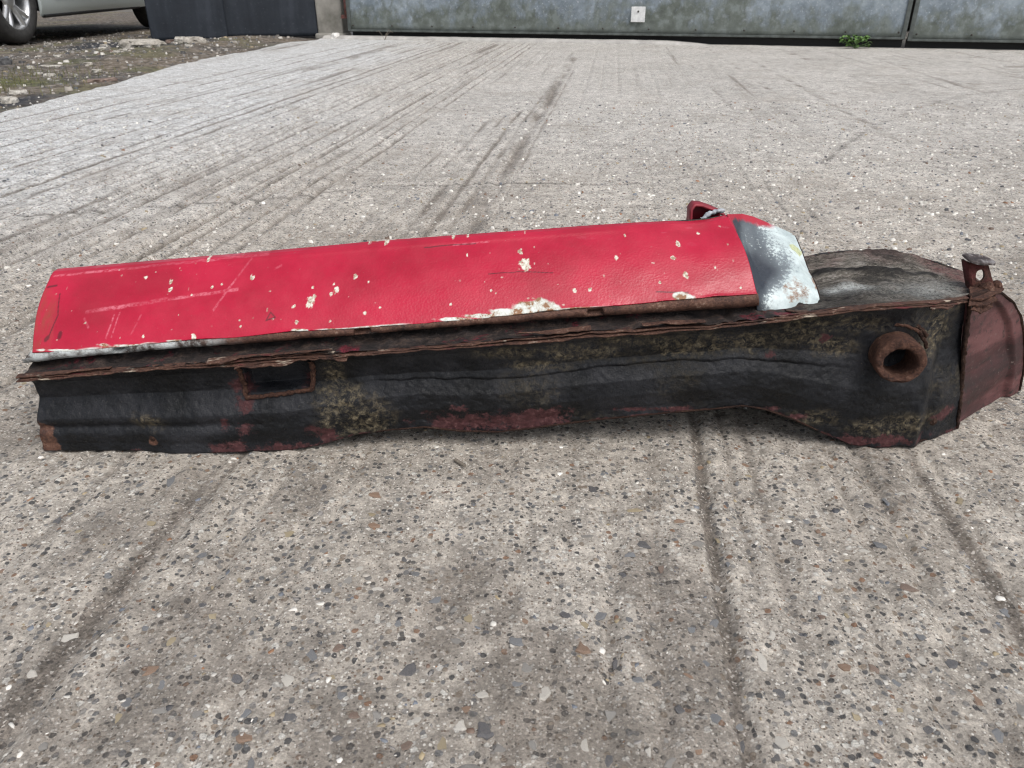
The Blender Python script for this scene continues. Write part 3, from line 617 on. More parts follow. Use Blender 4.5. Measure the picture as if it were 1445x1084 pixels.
def mat_galv():
    b = NB('weathered_galvanised_sheet')
    sp = b.voro(46, feature='F1'); r = sep(b, sp.outputs['Color'])
    n1 = b.noise(1.6, 6, .65); n2 = b.noise(9, 6, .7); n3 = b.noise(60, 4, .7)
    base = b.ramp(b.m('ADD', b.m('MULTIPLY', n1, .5), b.m('MULTIPLY', n2, .5)), [(.38, (.12, .148, .168)), (.5, (.20, .24, .27)), (.62, (.32, .37, .40))])
    base = b.mix(.25, base, b.ramp(r[0], [(0, (.16, .20, .24)), (1, (.34, .38, .43))]))
    base = b.mix(b.rng(n3, .58, .72), base, (.46, .49, .52))
    z = b.n('ShaderNodeSeparateXYZ', None, {0: b.co}).outputs[2]
    streak = b.noise(3.2, 5, .7, b.mapv(1, 1, .7)); st2 = b.noise(14, 5, .65, b.mapv(1, 1, .9))
    line = b.m('ADD', b.m('MULTIPLY', b.m('SUBTRACT', streak, .5), 1.3), b.m('MULTIPLY', b.m('SUBTRACT', st2, .5), .55))
    alg = b.rng(b.m('SUBTRACT', b.m('ADD', line, .20), z), -.08, .10)
    col = b.mix(b.m('MULTIPLY', alg, .82), base, b.ramp(st2, [(.38, (.060, .068, .048)), (.52, (.105, .118, .092)), (.62, (.17, .195, .18))]))
    low = b.rng(b.m('ADD', z, b.m('MULTIPLY', b.m('SUBTRACT', n2, .5), .12)), .0, .12, 1, 0)
    col = b.mix(b.m('MULTIPLY', low, .55), col, b.ramp(n2, [(.35, (.10, .115, .10)), (.65, (.20, .225, .215))]))
    return b.out(col, b.rng(n2, .3, .7, .5, .75), b.bump(n3, .25, .003), metal=.15, spec=.35)
M_GALV = mat_galv()
b = NB('dark_galvanised_edge'); M_GEDGE = b.out(b.ramp(b.noise(14, 5), [(.35, (.04, .047, .043)), (.65, (.10, .115, .11))]), .6)
b = NB('gap_shade_black'); M_GAPSHADE = b.out((.012, .012, .013), .7)  # near black standing in for the shade under the doors
b = NB('shed_cladding'); M_CLAD = b.out(b.ramp(b.noise(4, 5), [(.3, (.10, .115, .12)), (.7, (.18, .20, .21))]), .7)
b = NB('dark_shed_interior'); M_DARK = b.out(b.ramp(b.noise(4, 5), [(.3, (.010, .009, .008)), (.7, (.022, .02, .018))]), .95)
b = NB('screw_head'); M_SCREW = b.out((.05, .045, .04), .5, metal=.5)
b = NB('cast_concrete_post'); M_POST = b.out(b.ramp(b.noise(7, 6, .65), [(.3, (.15, .145, .125)), (.5, (.25, .24, .215)), (.7, (.33, .315, .28))]), .9, b.bump(b.noise(70, 5), .5, .004))
b = NB('white_plate'); M_PLATE = b.out(b.ramp(b.noise(30, 4), [(.35, (.55, .56, .56)), (.65, (.72, .73, .72))]), .55)
b = NB('rusty_red_bolt'); M_BOLT = b.out(b.ramp(b.noise(40, 4), [(.35, (.07, .03, .025)), (.65, (.20, .075, .06))]), .75)
b = NB('threshold_concrete'); M_THR = b.out(b.ramp(b.noise(9, 6, .7), [(.3, (.26, .25, .235)), (.7, (.50, .485, .46))]), .9, b.bump(b.noise(50, 5), .6, .006))

def leaf(x0, x1, zb, label):
    a, c = Vector(gpt(x0)), Vector(gpt(x1)); L = (c - a).length; mid = (a + c) / 2
    e = empty('shed_door', (mid.x, mid.y, 0), GA)
    Hh = 3.3
    # sheet with slight buckles
    K = 160; R = 70
    sx, sz = np.meshgrid(np.linspace(-L / 2, L / 2, K), np.linspace(0, Hh, R))
    dy = .010 * fbm(sx * 1.1 + x0, sz * .9, 0, 3, 80) + .003 * fbm(sx * 5, sz * 5, 0, 2, 81)
    s = grid('sheet', np.stack([sx, dy - .008, sz], -1), M_GALV, e, thick=.003); s.location = (0, 0, zb)
    box('bottom_rail', (0, .028, zb + .020), (L - .01, .045, .055), M_DARK, e, bevel=.003)  # rail coloured near black to deepen the shade under the door
    f = box('bottom_trim', (0, -.022, zb + .006), (L, .006, .016), M_GEDGE, e, bevel=.002)
    box('gap_shade_strip', (0, .055, zb / 2 + .006), (L, .006, zb + .012), M_GAPSHADE, e)  # strip added behind the door to turn the shaded gap black
    for sd_ in (-1, 1):
        box('edge_trim', (sd_ * (L / 2 - .012), -.024, zb + Hh / 2), (.03, .006, Hh), M_GEDGE, e, bevel=.002)
    k = int(L / .36)
    bm = bmesh.new(); bmesh.ops.create_uvsphere(bm, u_segments=8, v_segments=5, radius=.0075)
    me = bpy.data.meshes.new('screw'); bm.to_mesh(me); bm.free(); me.materials.append(M_SCREW)
    for i in range(k + 1):
        o = bpy.data.objects.new('screw', me); C.objects.link(o); o.parent = e
        o.location = (-L / 2 + .05 + i * (L - .1) / k, -.026 + float(fbm(np.array([0.]), np.array([0.]))[0]) * .001, zb + .045)
    tag(e, label, 'door', 'galvanised doors of the shed')
    return e
# left edge x=-1.42, joint at x=2.86
leaf(-1.42, 2.885, .060, 'wide galvanised shed door with green algae stains and a small white plate')
leaf(2.907, 7.2, .050, 'galvanised shed door on the far side of the dark gap, beside the green weed')
shed = empty('shed', (2.6, 9.6, 0), GA)
box('back_wall', (0, 4.6, 1.7), (13, .15, 3.4), M_DARK, shed)
box('side_wall', (-4.55, 2.4, 1.7), (.15, 4.6, 3.4), M_CLAD, shed)
box('side_wall', (6.4, 2.4, 1.7), (.15, 4.6, 3.4), M_CLAD, shed)
box('roof', (.9, 1.2, 3.75), (13.6, 7.4, .12), M_CLAD, shed)
box('lintel', (.4, -1.60, 3.52), (12.6, .16, .30), M_CLAD, shed)
box('dark_screen', (1.1, .1, 1.7), (12.5, .1, 3.38), M_DARK, shed)  # unseen dark screen, added to keep the view under the doors dark
tag(shed, 'dark metal shed behind the galvanised doors', 'building')
p = gpt(.998, -.032)
pl_ = empty('door_plate', (p[0], p[1], .145), GA)
box('plate', (0, 0, .065), (.11, .006, .11), M_PLATE, pl_, bevel=.004)
bm = bmesh.new(); bmesh.ops.create_cone(bm, cap_ends=True, segments=16, radius1=.008, radius2=.006, depth=.006)
o = bm_obj('bolt', bm, M_SCREW, pl_); o.location = (0, -.005, .085); o.rotation_euler = (math.pi / 2, 0, 0)
tag(pl_, 'small square white plate bolted to the galvanised door', 'plate')
# concrete threshold in front of the door
K = 220; xx = np.linspace(-1.62, 1.75, K)
prof = [(.10, .000), (.008, .004), (.0, .018), (.012, .024), (.10, .025), (.16, .02)]
rows = []
for off, h in ((-.125, -.02), (-.118, .006), (-.105, .019), (-.08, .024), (0, .025), (.08, .022)):
    wob = .012 * fbm(xx * 3, xx * 0 + off, 0, 4, 90) * (1 if off < -.09 else .2)
    tp = 1 - sstep(1.2, 1.75, xx)
    rows.append(np.stack([xx - math.sin(GA) * off, 7.0 - .28 * xx + math.cos(GA) * (off + wob), -.01 + (h + .01) * tp + .003 * fbm(xx * 9, xx * 0 + off * 20, 0, 3, 91)], -1))
thr = grid('threshold', np.array(rows), M_THR); tag(thr, 'low pale concrete threshold strip under the shed door', 'threshold')
# post and hinge
post = empty('gate_post', (-1.60, 7.62, 0), GA * .6)
box('shaft', (0, 0, 1.5), (.235, .2, 3.05), M_POST, post, bevel=.012)
box('foot', (0, -.03, .01), (.27, .22, .05), M_POST, post, bevel=.015)
tag(post, 'square grey concrete gate post between the dark boards and the door', 'post')
hg = empty('door_latch', (-1.455, 7.47, .15), GA)
box('bracket', (0, 0, .02), (.075, .05, .03), M_BOLT, hg, bevel=.004)
bm = bmesh.new(); bmesh.ops.create_cone(bm, cap_ends=True, segments=14, radius1=.017, radius2=.017, depth=.16)
o = bm_obj('pin', bm, M_BOLT, hg, smooth=True); o.location = (.01, -.01, .10)
box('guide_rail', (.05, .03, .35), (.05, .03, .9), M_GEDGE, hg, bevel=.004)
tag(hg, 'rusty red hinge pin and bracket on the inner side of the gate post', 'hinge')
b = NB('white_pebble'); M_PEB = b.out(b.ramp(b.noise(30, 3), [(.3, (.6, .58, .54)), (.7, (.82, .81, .78))]), .7)
rk = rock(-1.54, 7.34, .035, .03, .04, M_PEB, 'rounded white pebble at the foot of the concrete gate post', 0, None, 77)
rk.location.z = .022

# dark boards leaning between verge and post
def mat_board():
    b = NB('dark_slate_board')
    n = b.noise(3, 6, .65); s_ = b.noise(9, 5, .6, b.mapv(1, 1, .12))
    col = b.ramp(b.m('ADD', b.m('MULTIPLY', n, .5), b.m('MULTIPLY', s_, .5)), [(.38, (.009, .012, .018)), (.5, (.015, .020, .028)), (.62, (.027, .033, .044))])
    col = b.mix(b.rng(b.noise(55, 5, .75), .60, .75), col, (.06, .07, .085))
    return b.out(col, .62, b.bump(b.noise(5, 4), .25, .02), spec=.3)
M_BOARD = mat_board()
def board(a, c, label, z0, lean):
    a, c = Vector(a), Vector(c); d = c - a; mid = (a + c) / 2
    e = empty('dark_board', (mid.x, mid.y, 0), math.atan2(d.y, d.x)); L = d.length
    sx, sz = np.meshgrid(np.linspace(-L / 2, L / 2, 60), np.linspace(0, 1.9, 60))
    dy = .012 * fbm(sx * 2 + a.x, sz * 1.5, 0, 3, 95) + lean * sz
    s = grid('panel', np.stack([sx, dy, sz], -1), M_BOARD, e, thick=.012); s.location = (0, 0, z0)
    for q in (-1, 1):
        o = box('batten', (q * (L / 2 - .05), .035 + lean * .9, .93 + z0), (.06, .035, 1.8), M_DARK, e); o.rotation_euler = (-math.atan(lean), 0, 0)
    return tag(e, label, 'board', 'dark boards standing by the gate post')
board((-3.04, 7.10, 0), (-2.46, 7.30, 0), 'dark slate grey board with its free edge beside the silver car', -.005, .03)
board((-2.475, 7.318, 0), (-1.735, 7.56, 0), 'dark slate grey board ending at the concrete gate post', .012, .02)

# weed below the door joint
b = NB('weed_leaf'); M_LEAF = b.out(b.ramp(b.noise(60, 3), [(.35, (.055, .115, .025)), (.65, (.12, .22, .055))]), .5)
weed = empty('weed', (2.52, 6.16, 0))
for i in range(44):
    a = random.uniform(0, 6.28); L = random.uniform(.03, .052); hz = random.uniform(.01, .07); rr = random.uniform(.01, .085)
    bm = bmesh.new(); n_ = 7
    vs = []
    for q in range(n_):
        t = q / (n_ - 1); wd = math.sin(math.pi * min(1, t * .95 + .05)) * L * .42
        zc = .25 * L * math.sin(t * math.pi) - .3 * L * t * t
        vs.append((bm.verts.new((t * L, -wd, zc + wd * .25)), bm.verts.new((t * L, 0, zc)), bm.verts.new((t * L, wd, zc + wd * .25))))
    for q in range(n_ - 1):
        bm.faces.new((vs[q][0], vs[q][1], vs[q + 1][1], vs[q + 1][0])); bm.faces.new((vs[q][1], vs[q][2], vs[q + 1][2], vs[q + 1][1]))
    o = bm_obj('leaf', bm, M_LEAF, weed, smooth=True)
    o.location = (math.cos(a) * rr * 1.25, math.sin(a) * rr * .5, hz); o.rotation_euler = (random.uniform(-.5, .5), random.uniform(-.7, .1), a)
    if i % 4 == 0:
        tube_path('stem', [(0, 0, 0), (math.cos(a) * rr * .5, math.sin(a) * rr * .2, hz * .6), (math.cos(a) * rr * 1.25, math.sin(a) * rr * .5, hz)], .0016, M_LEAF, weed, 5)
tag(weed, 'small bright green weed growing under the joint of the doors', 'plant')

# dry twig weed at the left of the threshold
tw = empty('dry_weed', (-1.08, 7.14, .0))
for a, L in ((.3, .075), (1.2, .06), (2.6, .08), (.9, .09)):
    tube_path('stem', [(0, 0, 0), (math.cos(a) * L * .3, 0, L * .5), (math.cos(a) * L * .7, .01, L * .9), (math.cos(a) * L, .01, L * .8)], .0018, M_WOOD, tw, 5)
tag(tw, 'thin dry weed stalk on the threshold left of the white plate', 'plant')

# ---------------------------------------------------------------- silver car on the left
b = NB('silver_green_paint'); M_PAINT = b.out(b.mix(b.rng(b.noise(900, 1), .4, .6), (.52, .58, .575), (.60, .66, .65)), .30, metal=.15, coat=.4)
b = NB('car_glass'); M_GLASS = b.out((.02, .025, .028), .06, spec=.6)
b = NB('black_trim'); M_TRIM = b.out((.015, .015, .016), .6)
b = NB('tyre_rubber'); M_TYRE = b.out(b.ramp(b.noise(30, 3), [(.3, (.022, .022, .023)), (.7, (.05, .049, .047))]), .8)
b = NB('alloy_rim'); M_ALLOY = b.out((.60, .61, .62), .3, metal=.75)
b = NB('headlamp_glass'); M_LAMP = b.out((.7, .72, .74), .12, spec=.6)
b = NB('tail_lamp'); M_TAIL = b.out((.35, .02, .02), .2)
car = empty('parked_car', (-3.86, 7.97, 0))      # nose towards -Y, width along -X; x=0 is the near flank
WB = 2.60; HW = .87; AR = .345; NOSE, TAIL = -2.15, 2.05
AX = (-1.28, 1.46)
yy = np.linspace(NOSE, TAIL, 260)
def arch(y):
    zb = np.interp(y, [NOSE, NOSE + .25, -1.7, -.9, .9, 1.7, TAIL - .2, TAIL], [.30, .22, .20, .185, .215, .24, .28, .34])
    for ax in AX:
        d = np.abs(y - ax); zb = np.where(d < AR, np.maximum(zb, .33 + np.sqrt(np.maximum(AR ** 2 - d ** 2, 0))), zb)
    return zb
belt = np.interp(yy, [NOSE, NOSE + .08, NOSE + .5, -.95, -.4, 1.2, TAIL - .12, TAIL], [.62, .74, .86, .97, 1.0, 1.06, 1.06, .95])
plan = np.interp(yy, [NOSE, NOSE + .06, NOSE + .25, NOSE + .7, 1.4, TAIL - .2, TAIL - .05, TAIL], [.52, .66, .79, .87, .87, .82, .74, .62])
rows = []
ts = np.linspace(0, 1, 26)
zb = arch(yy)
def side_off(t):     # how far the flank lies inside the widest line
    return np.interp(t, [0, .06, .14, .2, .45, .62, .66, .85, 1], [.035, .012, .004, .008, .0, .004, .016, .03, .075])
for sgn in (1, -1):
    rows = [np.stack([sgn * (plan - side_off((np.maximum(zb + (belt - zb) * t, 0) - .185) / .84)), yy, zb + (belt - zb) * t], -1) for t in ts]
    if sgn == 1: R_ = rows
    else: L_ = rows
top = [np.stack([np.cos(a) * R_[-1][:, 0], yy, belt + .05 * math.sin(a) * np.interp(yy, [NOSE, NOSE + .5, -1, TAIL], [.6, 1, 1, .6])], -1) for a in np.linspace(0, math.pi, 12)]
P = np.array(R_ + top[1:-1] + L_[::-1]); P[..., 0] -= HW
grid('body', P, M_PAINT, car)
for yv in (0, -1):
    pts = P[:, yv, :]; bm = bmesh.new(); f = [bm.verts.new(q) for q in pts]; bm.faces.new(f); bm_obj('bumper', bm, M_PAINT, car)
box('underbody', (-HW, -.03, .30), (1.45, 3.9, .16), M_TRIM, car)
# greenhouse
gy = np.linspace(-1.05, 1.85, 60)
roof = np.interp(gy, [-1.05, -.6, -.15, .3, .9, 1.4, 1.7, 1.85], [.98, 1.22, 1.40, 1.47, 1.47, 1.42, 1.28, 1.06])
bl = np.interp(gy, yy, belt) - .015
gp = np.interp(gy, yy, plan) - .075
rows = []
for sgn, tt in [(1, t) for t in np.linspace(0, 1, 8)] + [(-1, t) for t in np.linspace(1, 0, 8)]:
    rows.append(np.stack([sgn * (gp - .15 * tt) - HW, gy, bl + (roof - bl) * (tt ** .9)], -1))
gh = grid('windows', np.array(rows), M_GLASS, car)
rw = [np.stack([a * (gp - .13) - HW, gy, roof + .02 - .03 * abs(a) ** 3], -1)[18:50] for a in np.linspace(-1, 1, 14)]
grid('roof', np.array(rw), M_PAINT, car, thick=.01)
for sgn in (1, -1):
    for y0 in (-.95, .32, 1.45):
        q = [(sgn * (np.interp(y0 + k * .0, gy, gp) - .145 * k) - HW, y0 + .10 * k, float(np.interp(y0, gy, bl)) + (float(np.interp(y0 + .1 * k, gy, roof)) - float(np.interp(y0, gy, bl))) * k ** .9) for k in np.linspace(0, 1, 6)]
        tube_path('pillar', q, .03, M_PAINT, car, 6)
# door skins on the near flank, proud of the body with shut lines round them
def door(y0, y1, zb_, nm='door'):
    K = 40
    q = np.linspace(y0, y1, K); rr_ = []
    for t in np.linspace(0, 1, 14):
        z = zb_(q) + (np.interp(q, yy, belt) - .02 - zb_(q)) * t
        x = np.interp(q, yy, plan) - side_off((z - .185) / .84) - HW + .007
        rr_.append(np.stack([x, q, z], -1))
    dr = grid(nm, np.array(rr_), M_PAINT, car, thick=.008)
    hz = float(np.interp(y1, yy, belt)) - .13
    h = box('handle', (-.012, y1 - .16, hz), (.03, .16, .03), M_PAINT, dr, bevel=.008)
    edge = rr_[0].copy(); edge[:, 0] -= .003; edge[:, 2] -= .006
    tube_path('seal', edge, .006, M_TRIM, dr, 6)
    return dr
door(-.84, .30, lambda q: np.interp(q, [-.84, -.78, -.7, .30], [.46, .36, .325, .335]))
door(.315, 1.12, lambda q: np.interp(q, [.315, .95, 1.12], [.336, .35, .52]))
tube_path('sill_trim', np.stack([np.interp(np.linspace(-.9, .95, 40), yy, plan) - HW - .03, np.linspace(-.9, .95, 40), np.interp(np.linspace(-.9, .95, 40), yy, zb) + .0], -1), .014, M_TRIM, car, 6)

def lathe(name, prof, mat, parent, seg=48):
    a = np.linspace(0, 2 * math.pi, seg, endpoint=False)
    P = np.array([[(d, math.cos(q) * r, math.sin(q) * r) for q in a] for d, r in prof])
    return grid(name, P, mat, parent, wrap=True)
def wheel(y, x):
    e = empty('wheel', (x, y, .318)); e.parent = car
    lathe('tyre', [(-.10, .215), (-.10, .29), (-.085, .312), (-.05, .318), (0, .3185), (.05, .318), (.085, .312), (.10, .295), (.104, .26), (.098, .226), (.088, .218)], M_TYRE, e)
    lathe('rim', [(.090, .222), (.094, .216), (.080, .205), (.02, .198), (-.07, .195)], M_ALLOY, e)
    lathe('brake_disc', [(-.03, .03), (-.03, .15), (-.045, .15)], M_SCREW, e)
    bk = lathe('inner_barrel', [(-.07, .195), (-.075, .0)], M_TRIM, e)
    lathe('hub_cap', [(.045, .075), (.068, .062), (.074, .03), (.075, 0.0)], M_ALLOY, e, 24)
    for i in range(5):
        for s_ in (-1, 1):
            a0 = 2 * math.pi * i / 5 + .35 + s_ * .10; a1 = 2 * math.pi * i / 5 + .35 + s_ * .21
            bm = bmesh.new(); vs = []
            for k in range(5):
                t = k / 4; a = a0 + (a1 - a0) * t; r = .06 + .148 * t; wd = (.022 - .004 * t); xx_ = .062 + .022 * math.sin(t * 1.5)
                ca, sa = math.cos(a), math.sin(a)
                vs.append([bm.verts.new((xx_ + dx, ca * r - sa * wd * q, sa * r + ca * wd * q)) for dx, q in ((-.03, -1), (0, -.75), (.004, 0), (0, .75), (-.03, 1))])
            for k in range(4):
                for q in range(4):
                    bm.faces.new((vs[k][q], vs[k][q + 1], vs[k + 1][q + 1], vs[k + 1][q]))
            bm_obj('spoke', bm, M_ALLOY, e, smooth=True)
    return e
for ax in AX:
    wheel(ax, -.115); o = wheel(ax, -1.625); o.rotation_euler = (0, 0, math.pi)
    a = np.linspace(-.25, math.pi + .25, 24)
    for s_, x0, x1 in ((1, -.03, -.32), (-1, -1.71, -1.42)):
        grid('arch_liner', np.array([[(x_, ax + math.cos(q) * (AR - .008), .33 + math.sin(q) * (AR - .008)) for q in a] for x_ in (x0, x1)] + [[(x1, ax, .33)] * 24]), M_TRIM, car)
for x_ in (-.30, -1.44):
    box('headlight', (x_, NOSE + .13, .68), (.30, .22, .13), M_LAMP, car, bevel=.04)
    box('tail_light', (x_ + (.05 if x_ > -1 else -.05), TAIL - .05, .85), (.2, .12, .22), M_TAIL, car, bevel=.03)
box('grille', (-HW, NOSE - .005, .55), (.7, .04, .14), M_TRIM, car, bevel=.02)
for x_ in (.02, -1.76):
    box('wing_mirror', (x_, -.72, 1.06), (.16, .09, .11), M_PAINT, car, bevel=.03)
tag(car, 'silver car with five double-spoke alloy wheels parked on the gravel', 'car')

# ---------------------------------------------------------------- the cut-out sill section
ROOT = Vector((.05, .69, 0))
sill = empty('sill_section', ROOT)
tag(sill, 'cut-out rusty car sill with red painted outer panel lying on the concrete', 'car sill')
def part(o):
    if o.parent == sill: o.location = o.location - ROOT
    return o

# --- materials
def mat_red():
    b = NB('chipped_red_paint')
    n = b.noise(18, 5, .6); f = b.noise(300, 3, .6); sp = b.noise(620, 2, .5)
    red = b.ramp(n, [(.36, (.33, .0040, .024)), (.64, (.43, .0065, .036))])
    red = b.mix(b.rng(b.noise(7, 5), .48, .66, 0, .28), red, (.24, .004, .016))
    ora = b.attr('orange')
    on = b.noise(60, 5, .7, b.mapv(1, .35, .35)); red = b.mix(b.m('MULTIPLY', b.m('MULTIPLY', ora, .7), b.rng(on, .42, .60), True), red, (.22, .042, .024))
    col = b.mix(b.m('MULTIPLY', b.attr('scratch'), b.rng(f, .35, .6), True), red, (.60, .16, .21))
    col = b.mix(b.attr('crackline'), col, (.055, .008, .012))
    pr = b.ramp(b.noise(70, 5, .7), [(.43, (.24, .13, .07)), (.475, (.46, .44, .38)), (.56, (.62, .66, .63))])
    col = b.mix(b.attr('primer'), col, pr)
    chip = b.ramp(b.noise(330, 3), [(.38, (.30, .22, .15)), (.50, (.52, .48, .40)), (.62, (.66, .64, .57))])
    col = b.mix(b.attr('chip'), col, chip)
    dots = b.rng(b.voro(165).outputs['Distance'], .045, .075, 1, 0)
    col = b.mix(b.m('MULTIPLY', dots, .28), col, (.45, .16, .16))
    v = b.voro(430, b.mapv(1.0, 1.0, 1.2)); pe = b.noise(420, 2, .5)
    tx = b.attr('texture')
    h = b.m('MULTIPLY', b.m('ADD', v.outputs['Distance'], pe), tx)
    hh = b.m('ADD', h, b.m('MULTIPLY', b.m('ADD', b.attr('chip'), b.attr('primer')), -.9))
    nr = b.bump(hh, .22, .0005)
    ro = b.m('ADD', b.rng(b.noise(30, 6, .7), .4, .62, .28, .50), b.m('MULTIPLY', b.m('MAXIMUM', b.attr('chip'), b.m('MAXIMUM', b.attr('primer'), b.attr('orange'))), .4))
    return b.out(col, ro, nr, spec=.5)

def rustcol(b, dark=1.0):
    n = b.noise(55, 7, .78); f = b.noise(360, 4, .75)
    c = b.ramp(b.m('ADD', b.m('MULTIPLY', n, .6), b.m('MULTIPLY', f, .4)), [(.36, (.018 * dark, .012 * dark, .011 * dark)), (.46, (.070 * dark, .035 * dark, .026 * dark)), (.56, (.125 * dark, .062 * dark, .042 * dark)), (.64, (.26 * dark, .18 * dark, .14 * dark))])
    return c, n, f

def mat_lip():
    b = NB('rusty_folded_lip')
    c, n, f = rustcol(b)
    pr = b.ramp(b.noise(60, 5, .75), [(.40, (.05, .04, .036)), (.49, (.26, .27, .265)), (.60, (.48, .52, .52))])
    c = b.mix(b.attr('primer'), c, pr)
    return b.out(c, .72, b.bump(b.m('ADD', n, f), .7, .0012), spec=.35)

def mat_flange():
    b = NB('torn_rusty_flange')
    c, n, f = rustcol(b, .75)
    s_ = b.noise(16, 5, .7, b.mapv(1, 4, 4))
    c = b.mix(b.rng(s_, .60, .68, 0, .7), c, (.13, .018, .028))
    c = b.mix(b.rng(b.noise(24, 4, .7, b.mapv(1, 3, 3)), .60, .68), c, (.40, .34, .27))
    return b.out(c, .8, b.bump(b.m('ADD', n, f), .8, .0016), spec=.3)

def mat_recess():
    b = NB('blackened_seam_channel')
    n = b.noise(60, 6, .75, b.mapv(1, 1.6, 1.6)); f = b.noise(420, 4, .7); s_ = b.noise(30, 5, .7)
    c = b.ramp(n, [(.32, (.010, .009, .009)), (.5, (.026, .020, .019)), (.66, (.07, .048, .038)), (.78, (.16, .13, .11))])
    c = b.mix(b.rng(s_, .56, .66), c, b.ramp(f, [(.35, (.045, .006, .010)), (.65, (.20, .016, .034))]))
    c = b.mix(b.rng(f, .66, .76), c, (.28, .24, .21))
    return b.out(c, .75, b.bump(b.m('ADD', n, b.m('MULTIPLY', f, .6)), 1.0, .0025), spec=.3)

def mat_black():
    b = NB('scuffed_black_underseal')
    n = b.noise(14, 6, .65); f = b.noise(210, 5, .7); g = b.noise(700, 3, .7)
    c = b.ramp(n, [(.40, (.0035, .004, .005)), (.50, (.008, .009, .0115)), (.60, (.019, .020, .024))])
    c = b.mix(b.rng(g, .58, .74), c, (.024, .024, .024))
    spk = b.rng(b.voro(210).outputs['Distance'], .05, .10, 1, 0)
    c = b.mix(b.m('MULTIPLY', spk, b.rng(n, .45, .7), True), c, (.16, .14, .11))
    lines = b.noise(70, 5, .75, dist=1.4)
    ln = b.m('MULTIPLY', b.rng(b.m('ABSOLUTE', b.m('SUBTRACT', lines, .5)), .0, .05, 1, 0), b.rng(f, .42, .58), True)
    tan = b.ramp(f, [(.40, (.07, .055, .034)), (.52, (.17, .138, .085)), (.64, (.32, .27, .18))])
    tm = b.m('MULTIPLY', b.attr('tan'), b.m('MAXIMUM', b.m('MULTIPLY', ln, .9), b.rng(b.noise(110, 6, .8, dist=.5), .47, .58)), True)
    c = b.mix(b.m('MULTIPLY', tm, .60), c, tan)
    mr = b.ramp(f, [(.3, (.032, .012, .013)), (.55, (.068, .025, .027)), (.75, (.15, .080, .075))])
    mm = b.m('MULTIPLY', b.rng(b.m('ADD', b.attr('maroon'), b.m('MULTIPLY', b.m('SUBTRACT', b.noise(62, 8, .85), .5), 5.0)), .52, .80), b.rng(b.attr('maroon'), .02, .15), True)
    c = b.mix(mm, c, mr)
    rc, _, _ = rustcol(b)
    c = b.mix(b.rng(b.m('ADD', b.attr('rust'), b.m('MULTIPLY', b.m('SUBTRACT', b.noise(140, 5, .8), .5), 1.2)), .45, .6), c, rc)
    h = b.m('ADD', b.m('MULTIPLY', f, 1.0), b.m('MULTIPLY', g, .45))
    ro = b.m('ADD', b.rng(f, .40, .60, .26, .62), b.m('MULTIPLY', b.m('MAXIMUM', tm, mm), .2))
    return b.out(c, ro, b.bump(h, .8, .0013), spec=.26)

def mat_cap():
    b = NB('flaking_primer_over_grey')
    n = b.noise(30, 6, .7); f = b.noise(330, 4, .75)
    blue = b.ramp(f, [(.35, (.035, .045, .062)), (.65, (.075, .090, .115))])
    wht = b.ramp(n, [(.38, (.34, .41, .42)), (.62, (.60, .68, .68))])
    m_ = b.m('ADD', b.attr('white'), b.m('MULTIPLY', b.m('SUBTRACT', f, .5), 2.6))
    m_ = b.m('ADD', m_, b.m('MULTIPLY', b.m('SUBTRACT', n, .5), .8))
    blue = b.mix(b.rng(b.attr('white'), -.2, .6), b.mix(.6, blue, (.012, .015, .021)), (.20, .235, .255))
    c = b.mix(b.rng(m_, .34, .74), blue, wht)
    r = b.m('ADD', b.attr('redover'), b.m('MULTIPLY', b.m('SUBTRACT', b.noise(150, 4, .7), .5), .9))
    c = b.mix(b.rng(r, .35, .75), c, (.36, .014, .035))
    rs = b.m('ADD', b.attr('rust'), b.m('MULTIPLY', b.m('SUBTRACT', b.noise(75, 6, .8), .5), 2.2))
    c = b.mix(b.rng(rs, .52, .80, 0, .9), c, b.ramp(f, [(.3, (.11, .05, .028)), (.7, (.30, .17, .09))]))
    yl = b.m('MULTIPLY', b.attr('yellow'), 1.0)
    c = b.mix(yl, c, b.ramp(f, [(.3, (.30, .33, .16)), (.7, (.62, .66, .42))]))
    return b.out(c, .5, b.bump(b.m('ADD', b.m('MULTIPLY', m_, .3), f), .4, .001), spec=.45)

def mat_top():
    b = NB('dusty_flaking_inner_panel')
    n = b.noise(18, 6, .7, b.mapv(.7, 1.4, 1.4), .8); f = b.noise(420, 5, .8, b.mapv(.8, 1.2, 1.2)); g = b.noise(75, 8, .82, b.mapv(.6, 1.5, 1.5))
    c = b.ramp(b.m('ADD', b.m('MULTIPLY', n, .35), b.m('ADD', b.m('MULTIPLY', g, .4), b.m('MULTIPLY', f, .25))), [(.41, (.018, .017, .016)), (.465, (.075, .068, .058)), (.52, (.19, .172, .148)), (.585, (.38, .355, .32))])
    c = b.mix(b.m('MULTIPLY', b.attr('pink'), b.rng(g, .35, .6), True), c, b.ramp(f, [(.3, (.07, .022, .024)), (.7, (.24, .11, .105))]))
    c = b.mix(b.m('MULTIPLY', b.attr('dark'), b.rng(g, .30, .55), True), c, (.016, .015, .015))
    ck = b.noise(34, 6, .7, b.mapv(.6, 1.6, 1.6), 1.0)
    c = b.mix(b.rng(b.m('ABSOLUTE', b.m('SUBTRACT', ck, .5)), .0, .018, .85, 0), c, (.014, .013, .012))
    c = b.mix(b.m('MULTIPLY', b.attr('pale'), b.rng(f, .35, .55), True), c, (.55, .58, .57))
    rc, _, _ = rustcol(b)
    c = b.mix(b.attr('rust'), c, rc)
    return b.out(c, .88, b.bump(b.m('ADD', g, f), 1.0, .003), spec=.25)

